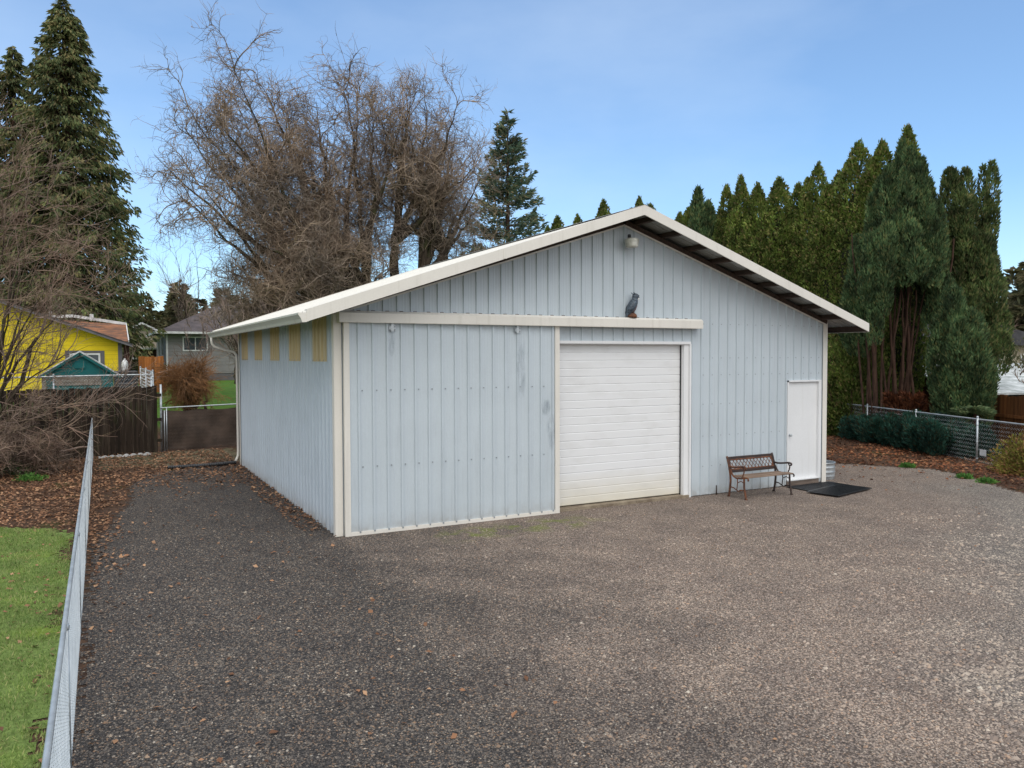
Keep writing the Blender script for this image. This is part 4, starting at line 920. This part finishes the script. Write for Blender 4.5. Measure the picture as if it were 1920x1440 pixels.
# near multi-stemmed tree at the left with long arching whips
nt_cfg = {'bark': 'bark', 'lj': .05, 'levels': [(10, .22, 1, .95, 1.7, 11, .07, .035, .011, 4, (.35,-.05,-.05)), (7, .12, 1, .75, .95, 8, .08, .03, .0055, 3, (.15,0,.1)), (3, .2, 1, .7, .42, 5, .09, .02, .0036, 3, (0,0,.1))]}
E_ = [(.7,8.8,-.3),(1.4,7.2,-.2),(.0,7.2,-.7),(1.9,5.9,-.5),(-.25,8.4,-.2),(.35,8.0,-.5),(1.1,7.6,-.6),(1.5,6.4,-.7),(2.0,5.0,-.8),(1.6,3.7,-1.0),(-1.0,7.4,.1),(-1.6,6.2,-.4),(2.35,3.0,-.9),(1.2,5.6,-.3),(2.6,1.9,-1.0),(.3,6.2,-1.0),(1.7,1.2,-1.2),(2.3,4.2,-.2)]
lim = []
for (x_, z_, y_) in E_:
    s_ = (rg.uniform(-.25, .25), rg.uniform(-.15, .15), rg.uniform(.1, .7)); lim.append((s_, (s_[0]+(x_-s_[0])*.32, y_*.4, z_*.55+.75), (x_, y_, z_), rg.uniform(.035, .060)))
baretree('bare_tree', 'multi-stemmed bare tree with long arching whips at the left edge', (-5.55, 9.7, 0), [([(0,0,-.1), (.02,0,.3), (.1,0,.8), (.35,-.05,1.9)], .11, .055), ([(-.1,.1,0), (-.2,.1,.8), (-.1,0,2.2), (.1,0,3.4)], .09, .045), ([(.12,.05,0), (.35,0,.9), (.75,-.1,2.0), (1.15,-.2,3.2)], .075, .035)], lim, nt_cfg, rg, 'pinktwig')
# small ones
def smallbare(label, base_, h, spread, n, rg, twig='greytwig', name='bare_tree', cfg=None, r_=.06, trunkh=.25, group=None):
    lim = [((0, 0, h*trunkh*rg.uniform(.6, 1)), (rg.normal()*spread*.3, rg.normal()*spread*.3, h*.5), (rg.normal()*spread*.62, rg.normal()*spread*.6, h*rg.uniform(.65, 1)), r_*rg.uniform(.6, 1)) for _ in range(n)]
    cfg = cfg or {'levels': [(9, .2, 1, .6, h*.22, 8, .10, .06, .016, 3, (0,0,.3)), (7, .2, 1, .7, h*.10, 6, .12, .03, .008, 3, (0,0,.2))]}
    return baretree(name, label, base_, [([(0,0,-.1), (0,0,h*.1), (.02,0,h*.2), (0,0,h*.35)], r_*2, r_*1.2)], lim, cfg, rg, twig, group)
smallbare('slender bare tree standing between the big cedar and the willow', (3.3, 60, 1), 11.5, 2.6, 8, rg, r_=.09)
smallbare('bare shrub tree with forked limbs in front of the grey house', (2.5, 22, .4), 5.2, 1.6, 8, rg, r_=.045)
smallbare('thin bare sapling rising above the orange twiggy bush', (.55, 21, .4), 4.4, .9, 4, rg, r_=.03)
smallbare('wide bare tree spreading over the grey house roof', (4.6, 40, 1), 8.5, 3.4, 10, rg, r_=.10, twig='willowtwig')
smallbare('brown bare tree beyond the rusty outbuilding', (-1.6, 68, 1), 7.5, 2.6, 9, rg, r_=.12, twig='greytwig')
smallbare('pinkish bare tree at the right edge beyond the junipers', (33, 10.5, 0), 5.6, 2.4, 9, rg, r_=.06, twig='pinktwig')
smallbare('leaning bare shrub whose twigs reach over the white lean-to roof', (21.2, .6, 0), 2.6, 1.7, 8, rg, r_=.03, twig='pinktwig')
# weeping orange bush beyond the gate
bcfg = {'levels': [(22, .1, 1, .6, .9, 8, .10, -.05, .008, 3, (0,0,.1)), (7, .15, 1, .5, .42, 6, .12, -.08, .0055, 3, (0,0,0))]}
lim = [((rg.normal()*.12, rg.normal()*.12, .15), (math.cos(a)*.4*q, math.sin(a)*.4*q, 2.5), (math.cos(a)*1.0*q, math.sin(a)*1.0*q, 1.35+.95*(1-q)), .022) for a, q in [(rg.uniform(0, 6.28), rg.uniform(.3, 1)) for _ in range(34)]]
baretree('twiggy_bush', 'rounded orange brown twiggy bush beyond the screened gate', (-.38, 17.6, .12), [([(0,0,-.1), (0,0,.1), (.02,0,.3), (0,0,.7)], .10, .05)], lim, bcfg, rg, 'orangetwig', cat='bush')
# brush at the foot of the left tree
bcfg2 = {'levels': [(16, .1, 1, .8, .55, 7, .15, .0, .006, 3, (0,0,.1)), (6, .15, 1, .7, .28, 5, .15, -.0, .0035, 3, (0,0,0))]}
for k_, (bx_, by_, q_, lb) in enumerate([(-5.5, 9.2, 1.0, 'low tangle of bare brush round the foot of the left bare tree'), (-4.55, 9.6, .62, 'small bare bramble between the left bare tree and the wire fence')]):
    lim = [((rg.normal()*.25*q_, rg.normal()*.2*q_, .0), (math.cos(a)*.6*q_, math.sin(a)*.4*q_, 1.0*q_), (math.cos(a)*1.2*q_*q, math.sin(a)*.8*q_, rg.uniform(.3, 1.35)*q_), .010) for a, q in [(rg.uniform(0, 6.28), rg.uniform(.4, 1)) for _ in range(22)]]
    baretree('bare_brush', lb, (bx_, by_, 0), [([(0,0,-.1), (0,0,.1), (.02,0,.2), (0,0,.3)], .03, .02)], lim, bcfg2, rg, 'pinktwig', cat='shrub')
c = bezier((-5.0, 10.0, .03), (-4.3, 10.6, .42), (-3.45, 11.3, .35), 26, rg, .012)
tag(obj('fallen_branch', MB().tubes(c, np.linspace(.012, .026, 26), 7, cap=True), 'pinktwig', smooth=True), 'long pale fallen branch propped before the dark board fence', 'branch')

# ---------------------------------------------------------------- conifers
def conifer(name, label, base_, h, rad, nbr, per, spray, sw, droop, rg, mat_='cedar', tip=.0, upturn=0.0, pw=.85, bare=.06, trunk_r=.3, group=None, rag=.2):
    t = thing(name, label, 'tree', base_, group=group)
    obj('trunk', MB().tubes([(0,0,-.2), (0,0,h*.3), (0,0,h*.7), (0,0,h*.995)], np.array([trunk_r, trunk_r*.7, trunk_r*.35, .02]), 9), 'barkred', t, smooth=True)
    z = h*(bare + (1-bare)*np.sort(rg.random(nbr))**.9); f = (z/h)
    R_ = rad*(1-f)**pw*rg.uniform(1-rag, 1+rag*.6, nbr)*np.clip((f-bare+.05)/.12, .35, 1) + tip
    a = rg.uniform(0, 6.283, nbr); n = 9; u = np.linspace(0, 1, n)
    Pb = np.zeros((nbr, n, 3))
    Pb[..., 0] = np.cos(a)[:, None]*R_[:, None]*u; Pb[..., 1] = np.sin(a)[:, None]*R_[:, None]*u
    Pb[..., 2] = z[:, None] + R_[:, None]*(-droop*u**1.0*1.2 + (droop*.5+upturn)*u**2.4)
    obj('limbs', MB().tubes(Pb, .05*np.linspace(1, .2, n)[None]*(R_/rad)[:, None]**.5, 4), 'barkred', t)
    m_ = np.maximum(4, (per*(R_/rad)**.8)).astype(int); idx = np.repeat(np.arange(nbr), m_); N = len(idx)
    uu = rg.random(N)**.6*1.0; ii = np.clip((uu*(n-1)).astype(int), 0, n-2); ff = (uu*(n-1)-ii)[:, None]
    C = Pb[idx, ii]*(1-ff) + Pb[idx, ii+1]*ff
    lat = rg.normal(size=N)*.17*R_[idx]*(1.15-uu); C[:, 0] += -np.sin(a[idx])*lat; C[:, 1] += np.cos(a[idx])*lat; C[:, 2] += rg.normal(size=N)*.06*R_[idx]**.5
    D = np.stack([np.cos(a[idx]), np.sin(a[idx]), np.full(N, -droop*1.6+upturn)], 1) + rg.normal(size=(N, 3))*.45
    mb = MB().blades(C, D, spray*rg.uniform(.6, 1.3, N), sw*rg.uniform(.7, 1.3, N), rg)
    obj('crown', mb, mat_, t); return t
rg = np.random.default_rng(5)
conifer('cedar_tree', 'huge olive green western cedar towering at the left', (-4.7, 46, 1), 24.6, 5.9, 950, 115, .38, .12, .70, rg, 'cedar', pw=.62, bare=.03, trunk_r=.6, rag=.28)
conifer('cedar_tree', 'slightly shorter cedar merged with the left side of the huge cedar', (-7.6, 47.5, 1), 21.5, 4.3, 520, 95, .38, .12, .70, rg, 'cedar', pw=.6, bare=.03, trunk_r=.5, rag=.28)
conifer('spruce_tree', 'blue green spruce with ragged layered branches right of the willow', (23.9, 40, 0), 20.9, 5.4, 290, 150, .45, .12, .05, rg, 'fir', upturn=.30, pw=.80, bare=.04, trunk_r=.35, rag=.32)
for k_, (x_, y_, h_, r_, lb) in enumerate([(3.6, 66, 8.8, 2.4, 'rounded olive conifer below the slender bare tree'), (-.4, 74, 8.2, 2.2, 'grey green conifer behind the beige garage'), (1.4, 80, 8.6, 1.9, 'narrow far conifer left of the olive one')]):
    conifer('far_conifer', lb, (x_, y_, 1), h_, r_, 120, 60, .5, .2, .2, rg, 'olive', pw=.55, bare=.02, trunk_r=.2)
rt = [(62, 24, 10.4), (66, 21, 9.2), (70, 20, 9.8), (60, 27, 8.0), (74, 17, 9.2)]
for k_, (x_, y_, h_) in enumerate(rt):
    conifer('far_conifer', ['tallest pointed brown green conifer in the far row at the right edge', 'second far conifer right of the tallest one', 'slim far conifer in the middle of the row at the right edge', 'short far conifer half hidden by the junipers at right', 'far conifer at the very right edge of the row'][k_], (x_, y_, 0), h_, 2.6, 110, 50, .6, .22, .2, rg, 'olive', pw=.7, bare=.02, trunk_r=.2, group='far conifers at the right edge')

def cluster_blades(C, D, spread, m_, L, Wd, rg):
    N = len(C)*m_; Cc = np.repeat(C, m_, 0) + rg.normal(size=(N, 3))*spread; Dd = np.repeat(D, m_, 0) + rg.normal(size=(N, 3))*.30
    return Cc, Dd, L*rg.uniform(.6, 1.3, N), Wd*rg.uniform(.7, 1.3, N)
def arbor_mesh(h, rad, N, rg, mat_='arb', spray=.125, sw=.058, lump=.16, shp=1.0):
    w_ = rg.integers(0, 3, N); hf = np.array([1, .955, .90])[w_]; off = np.array([(0, 0), (.34, .16), (-.22, -.30)])[w_]*rad/.8
    hh = h*hf; t = rg.random(N)**.93; z = .15 + (hh-.15)*t; a = rg.uniform(0, 6.283, N)
    prof = np.clip((1-t)*4.2*shp, 0, 1)**.66*np.clip(.72+t*1.4, 0, 1)
    ph_ = rg.uniform(0, 6.28, 8); lum = 0
    for k_ in range(4): lum = lum + np.sin(a*(2+k_) + z*(1.1+.7*k_) + ph_[k_])*np.cos(z*(1.9+k_*.9) + ph_[k_+4])
    r_ = rad*.80*prof*(1 + lump*lum)*(1-.30*rg.random(N)**2.2)
    C = np.stack([np.cos(a)*r_ + off[:, 0], np.sin(a)*r_ + off[:, 1], z], 1); D = np.stack([np.cos(a)*.55, np.sin(a)*.55, np.full(N, .9)], 1) + rg.normal(size=(N, 3))*.42
    mb = MB().blades(C, D, spray*rg.uniform(.6, 1.4, N), sw*rg.uniform(.7, 1.4, N), rg)
    # wispy leaders
    M_ = 160; zt_ = h*(.94+.07*rg.random(M_)); C = np.stack([rg.normal(size=M_)*.05, rg.normal(size=M_)*.05, zt_], 1)
    mb.blades(C, np.array([0, 0, 1.0])+rg.normal(size=(M_, 3))*.3, .16, .05, rg)
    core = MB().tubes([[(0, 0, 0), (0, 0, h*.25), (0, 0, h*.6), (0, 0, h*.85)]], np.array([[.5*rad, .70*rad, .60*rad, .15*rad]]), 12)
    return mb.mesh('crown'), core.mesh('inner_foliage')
variants = []
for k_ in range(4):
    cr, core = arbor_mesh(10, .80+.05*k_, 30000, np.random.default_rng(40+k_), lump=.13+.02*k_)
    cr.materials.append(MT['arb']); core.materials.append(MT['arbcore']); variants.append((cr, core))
rg = np.random.default_rng(11)
tmpl = []
for cr, core in variants:
    e = bpy.data.objects.new('arborvitae', None)
    c1 = bpy.data.objects.new('crown', cr); c2 = bpy.data.objects.new('trunk', core); tmpl.append((e, c1, c2))  # trunk here is the dark inner-foliage core that stops see-through, not a stem
ordn = ['nearest', 'second', 'third', 'fourth', 'fifth', 'sixth', 'seventh', 'eighth', 'ninth', 'tenth', 'eleventh', 'twelfth', 'thirteenth', 'fourteenth', 'fifteenth', 'sixteenth', 'seventeenth', 'eighteenth', 'nineteenth', 'twentieth', 'twenty-first', 'twenty-second', 'twenty-third', 'twenty-fourth']
# (position along the row, height)
hs = [10.6, 10.3, 10.5, 9.6, 10.1, 9.5, 9.9, 9.8, 10.3, 10.1, 9.6, 9.9, 9.3, 9.1, 10.0, 9.9, 9.3, 9.0, 10.2, 9.2, 9.7, 9.0, 9.9, 9.5]
for k_, h_ in enumerate(hs):
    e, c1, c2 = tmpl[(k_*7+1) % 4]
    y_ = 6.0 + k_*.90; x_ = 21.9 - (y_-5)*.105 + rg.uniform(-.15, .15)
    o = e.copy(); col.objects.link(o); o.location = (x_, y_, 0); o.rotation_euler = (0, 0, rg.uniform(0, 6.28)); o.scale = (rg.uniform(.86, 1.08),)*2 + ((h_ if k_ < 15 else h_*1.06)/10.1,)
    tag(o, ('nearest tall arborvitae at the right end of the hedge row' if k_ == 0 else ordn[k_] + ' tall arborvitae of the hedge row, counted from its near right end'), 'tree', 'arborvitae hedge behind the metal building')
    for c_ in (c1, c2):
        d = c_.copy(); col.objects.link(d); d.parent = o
# plumed junipers
def plumes(plist, per, rg, spray, sw):
    """plist: (base xyz, tip xyz, radius) feathery upright plumes"""
    mb = MB()
    for b_, t_, r_ in plist:
        b_, t_ = np.array(b_, float), np.array(t_, float); L = np.linalg.norm(t_-b_); N = int(per*L*r_)
        u = rg.random(N)**.8; a = rg.uniform(0, 6.28, N); rr = r_*np.clip(np.sin(np.clip(u*.92+.08, 0, 1)*math.pi)**.55, .05, 1)*(1-.35*rg.random(N)**2)*(1+.18*np.sin(a*3+u*9))
        ax = (t_-b_)/L; s1 = np.cross(ax, (.3, .9, .1)); s1 /= np.linalg.norm(s1); s2 = np.cross(ax, s1)
        O = s1*np.cos(a)[:, None] + s2*np.sin(a)[:, None]
        C = b_ + (t_-b_)*u[:, None] + O*rr[:, None]
        D = ax*1.0 + O*.45 + rg.normal(size=(N, 3))*.25
        mb.blades(C, D, spray*rg.uniform(.6, 1.4, N), sw*rg.uniform(.7, 1.3, N), rg)
    return mb
def juniper(name, label, base_, pl, stems, per, rg, mat_='jun', spray=.20, sw=.055, cat='tree'):
    t = thing(name, label, cat, base_); mb = MB()
    for s_, e_, r_ in stems:
        c = bezier(s_, tuple(np.array(s_)*.5+np.array(e_)*.5+rg.normal(size=3)*.15), e_, 12, rg, .04); mb.tubes(c, np.linspace(r_, r_*.4, 12), 8)
    obj('trunk', mb, 'barkred', t, smooth=True); obj('crown', plumes(pl, per, rg, spray, sw), mat_, t); return t
rg = np.random.default_rng(31)
pl = []
def ring(pl, n, cr, z0, z1, zt0, zt1, out, pr_, rg, ox=0, oy=0):
    for k_ in range(n):
        a = 6.283*k_/n + rg.uniform(-.3, .3); q = cr*rg.uniform(.75, 1.1); zb = rg.uniform(z0, z1); zt_ = rg.uniform(zt0, zt1)
        pl.append(((ox+math.cos(a)*q, oy+math.sin(a)*q, zb), (ox+math.cos(a)*q*out, oy+math.sin(a)*q*out, zt_), pr_*rg.uniform(.8, 1.2)))
ring(pl, 6, .32, 5.4, 6.6, 8.5, 9.5, .8, .26, rg, .1, -.05); ring(pl, 10, .70, 4.9, 6.2, 7.8, 9.0, .92, .26, rg, .08, -.05); ring(pl, 14, 1.02, 4.6, 5.6, 6.3, 8.2, 1.02, .26, rg); ring(pl, 15, 1.22, 4.2, 5.0, 5.3, 6.8, 1.06, .25, rg)
for k_ in range(16):
    a = R(152) + rg.uniform(-.95, .95); q = rg.uniform(.95, 1.45); z0 = rg.uniform(2.6, 4.2); pl.append(((math.cos(a)*q, math.sin(a)*q, z0), (math.cos(a)*q*1.06, math.sin(a)*q*1.06, z0+rg.uniform(1.0, 2.2)), .25))
for k_ in range(6):
    a = R(-28) + rg.uniform(-.5, .5); q = rg.uniform(.9, 1.3); z0 = rg.uniform(3.4, 4.2); pl.append(((math.cos(a)*q, math.sin(a)*q, z0), (math.cos(a)*q*1.1, math.sin(a)*q*1.1, z0+rg.uniform(.8, 1.6)), .20))
stems = [((u*.80+rg.normal()*.1, -u*.42+rg.uniform(-.45, .45), 0), (u*1.15+rg.normal()*.15, -u*.6+rg.uniform(-.5, .5), rg.uniform(4.6, 7)), rg.uniform(.035, .085)) for u in np.linspace(-1, 1.05, 19)]
juniper('juniper_tree', 'large blue green feathery juniper with bare red brown stems below', (19.18, 4.5, 0), pl, stems, 3000, rg, spray=.135, sw=.042)
pl = []; ring(pl, 5, .35, 5.5, 6.5, 7.7, 8.7, .8, .30, rg, -.35, .2); ring(pl, 4, .20, 5.8, 6.6, 7.6, 8.8, .7, .17, rg, .28, -.30); ring(pl, 9, .55, 4.0, 5.4, 6.0, 7.4, .95, .30, rg); ring(pl, 10, .70, 2.4, 4.0, 4.4, 6.0, 1.0, .32, rg); ring(pl, 9, .65, 1.6, 2.6, 3.2, 4.6, 1.2, .33, rg, .15, -.2)
stems = [((rg.uniform(-.4, .4), rg.uniform(-.3, .3), 0), (rg.uniform(-.6, .6), rg.uniform(-.5, .5), rg.uniform(4, 6)), rg.uniform(.06, .12)) for _ in range(7)]
juniper('juniper_tree', 'tall narrow twin-topped juniper at the right, standing apart from the hedge', (21.55, 3.6, 0), pl, stems, 3000, rg, 'jun2', .135, .042)
pl = []; ring(pl, 7, .32, 1.7, 2.5, 3.8, 4.9, 1.0, .26, rg); ring(pl, 10, .52, .9, 1.8, 2.4, 4.0, 1.15, .27, rg); ring(pl, 8, .48, .35, .9, 1.2, 2.6, 1.25, .26, rg)
juniper('juniper_tree', 'shorter bulky blue green juniper leaning in front of the twin-topped one', (18.85, 2.15, 0), pl, [((.1*k_-.2, 0, 0), (.2*k_-.4, .1, 2.6), .07) for k_ in range(5)], 3000, rg, spray=.135, sw=.042)
pl = []; ring(pl, 8, .4, 5.4, 6.8, 8.0, 10.1, .6, .34, rg); ring(pl, 9, .65, 2.5, 4.8, 5, 8, .9, .36, rg)
juniper('juniper_tree', 'dark green juniper poking up among the hedge left of its middle', (20.2, 14.7, 0), pl, [((0, 0, 0), (0, 0, 7.5), .15)], 1300, rg, 'jun')
pl = []
for k_ in range(105):
    u = rg.uniform(-2.2, 3.2); v_ = rg.uniform(-.75, .45); hh_ = (1.0-.3*abs(u)/3)*rg.uniform(.6, 1.1); bx_, by_ = u*.39+v_*.9, u*.92-v_*.39
    pl.append(((bx_, by_, .02), (bx_+rg.normal()*.25-.15, by_+rg.normal()*.25, hh_), .26))
juniper('spreading_juniper', 'low teal spreading juniper behind the right chain link fence', (18.05, 2.7, 0), pl, [((0, 0, 0), (.1, .2, .5), .05)], 3200, rg, 'bluejun', .11, .032, cat='shrub')
N = 1600; a = rg.uniform(0, 6.28, N); q = .42*rg.random(N)**.5*(.75+.25*np.sin(a*3+1)+.12*np.sin(a*7)); C = np.stack([q*np.cos(a), q*np.sin(a)*1.2, 1.14+.16*rg.random(N)-.25*q], 1)
t = thing('pale_juniper_tuft', 'pale green flat-topped tuft above the low teal juniper', 'shrub', (18.5, 1.55, 0))
obj('crown', MB().blades(C, np.stack([np.cos(a), np.sin(a), .3+0*a], 1), .15, .05, rg), 'paletuft', t); obj('stem', MB().tubes([(0, 0, 0), (.03, 0, .6), (0, 0, 1.2)], .04, 7), 'barkred', t)
# rusty dead brush under the junipers
pl = [((rg.uniform(-1.2, 1.3), rg.uniform(-.7, .7), .02), (rg.uniform(-1.2, 1.3), rg.uniform(-.6, .6), rg.uniform(.9, 1.6)), .3) for _ in range(22)]
juniper('dead_brush', 'heap of rust brown dead foliage below the large juniper', (19.3, 3.6, 0), pl, [((0, 0, 0), (.2, .2, .8), .05)], 1100, rg, 'deadneedle', .14, .04, cat='shrub')
# shrubs under the hedge and at the right edge
def bush(name, label, base_, rx, ry, h, N, mat_, rg, spray=.10, sw=.05):
    t = thing(name, label, 'shrub', base_)
    u = rg.normal(size=(N, 3)); u /= np.linalg.norm(u, axis=1, keepdims=True); u[:, 2] = np.abs(u[:, 2]); rr = (rg.random(N)**.35)[:, None]*(1+.18*np.sin(u[:, :1]*7+u[:, 1:2]*5))
    C = u*rr*np.array([rx, ry, h])
    obj('foliage', MB().blades(C, u*.6+np.array([0, 0, .5])+rg.normal(size=(N, 3))*.5, spray*rg.uniform(.6, 1.4, N), sw, rg), mat_, t)
    mb = MB(); E = grow(np.zeros((14, 3)), rg.normal(size=(14, 3))*.5+np.array([0, 0, 1.0]), h*.9, 7, .12, .02, rg); mb.tubes(E, .012, 4); obj('stems', mb, 'barkred', t)
bush('yellow_shrub', 'yellow green shrub tinged with pink behind the fence at the right edge', (15.75, -1.55, 0), .75, .85, .85, 6500, 'yellowgreen', rg, .085, .035)
bush('low_shrub', 'dark olive undergrowth at the foot of the hedge right of the building', (19.55, 6.6, 0), 1.15, 1.9, 3.3, 26000, 'arb', rg, .13, .06)
bush('low_shrub', 'olive scrub growing beyond the lean-to roof', (27.2, 5.6, 0), 2.6, 2.0, 2.9, 8000, 'olive', rg, .16, .06)
bush('fern_clump', 'small dark fern by the fallen branch', (-4.75, 9.75, 0), .38, .3, .28, 700, 'jun', rg, .10, .04)
for k_, (x_, y_, s_, lb) in enumerate([(-4.55, 8.6, .30, 'bright green weed among the leaves left of the wire fence'), (14.2, .55, .16, 'bright weed on the gravel edge below the third fence post'), (13.75, -1.15, .14, 'small weed on the gravel edge, left of a pair'), (13.55, -1.75, .17, 'larger weed on the gravel edge at the right')]):
    bush('weed', lb, (x_, y_, 0), s_, s_, s_*.45, 420, 'weed', rg, .07, .028)
# far-off woods closing the horizon
N = 0; mb = MB(); rg = np.random.default_rng(77)
for k_ in range(230):
    a = yaw + R(-48 + 96*k_/230) + rg.normal()*.01; d = rg.uniform(105, 150); h_ = rg.uniform(7, 13.5); r_ = rg.uniform(2.2, 3.6); M_ = 420
    u = rg.random(M_)**.8; z = h_*u; b_ = rg.uniform(0, 6.28, M_); q = r_*(1-u)**.75*(.6+.4*rg.random(M_))
    C = np.stack([CP.x + d*math.sin(a) + q*np.cos(b_), CP.y + d*math.cos(a) + q*np.sin(b_), z], 1)
    mb.blades(C, np.stack([np.cos(b_), np.sin(b_), .3+0*b_], 1), 1.3, .6, rg)
tag(obj('far_woods', mb, 'olive'), 'hazy belt of far woods along the horizon', 'woods', kind='stuff')

# ---------------------------------------------------------------- light
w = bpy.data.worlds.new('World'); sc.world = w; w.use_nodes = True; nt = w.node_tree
bg = nt.nodes['Background']; sky = nt.nodes.new('ShaderNodeTexSky'); sky.sky_type = 'NISHITA'; sky.sun_disc = False
SE, SA = R(58), R(192)      # azimuth clockwise from +Y
sky.sun_elevation = SE; sky.sun_rotation = SA; sky.air_density = 1.0; sky.dust_density = .35; sky.ozone_density = 2.0; sky.altitude = 50
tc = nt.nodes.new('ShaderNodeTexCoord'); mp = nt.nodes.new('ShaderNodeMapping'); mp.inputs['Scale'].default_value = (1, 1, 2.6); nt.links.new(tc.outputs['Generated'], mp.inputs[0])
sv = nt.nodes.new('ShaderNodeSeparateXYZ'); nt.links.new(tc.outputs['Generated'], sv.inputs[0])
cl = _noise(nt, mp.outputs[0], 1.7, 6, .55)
# clear blue to the north, thin wisps near the horizon, out-of-view bright cloud overhead and to the south, added for neutral fill
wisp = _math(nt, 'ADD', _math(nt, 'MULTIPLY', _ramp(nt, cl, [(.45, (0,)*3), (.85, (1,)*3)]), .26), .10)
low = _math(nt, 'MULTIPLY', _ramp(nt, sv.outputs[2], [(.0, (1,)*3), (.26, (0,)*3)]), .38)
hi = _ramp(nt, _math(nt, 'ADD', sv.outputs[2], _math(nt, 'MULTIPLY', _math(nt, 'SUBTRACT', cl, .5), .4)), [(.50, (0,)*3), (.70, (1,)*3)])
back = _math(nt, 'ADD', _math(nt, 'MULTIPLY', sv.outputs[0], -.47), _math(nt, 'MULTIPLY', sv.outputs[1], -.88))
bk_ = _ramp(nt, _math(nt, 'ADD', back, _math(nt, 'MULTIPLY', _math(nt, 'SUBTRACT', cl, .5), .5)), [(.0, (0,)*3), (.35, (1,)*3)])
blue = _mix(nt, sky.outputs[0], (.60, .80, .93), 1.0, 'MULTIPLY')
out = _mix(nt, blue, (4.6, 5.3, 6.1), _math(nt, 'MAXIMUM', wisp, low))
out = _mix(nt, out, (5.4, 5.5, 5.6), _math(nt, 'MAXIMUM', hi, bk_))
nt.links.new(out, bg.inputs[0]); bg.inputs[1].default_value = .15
sl = bpy.data.lights.new('sun', 'SUN'); sl.energy = 1.3; sl.angle = R(55); sl.color = (1, .96, .90)
so = bpy.data.objects.new('sun', sl); col.objects.link(so)
dv = Vector((math.sin(SA)*math.cos(SE), math.cos(SA)*math.cos(SE), math.sin(SE)))
so.rotation_euler = (-dv).to_track_quat('-Z', 'Y').to_euler(); so.location = dv*30
sc.view_settings.view_transform = 'Standard'; sc.view_settings.look = 'None'; sc.view_settings.gamma = 1
sc.view_settings.exposure = 0.47
sc.cycles.max_bounces = 6; sc.cycles.transparent_max_bounces = 12
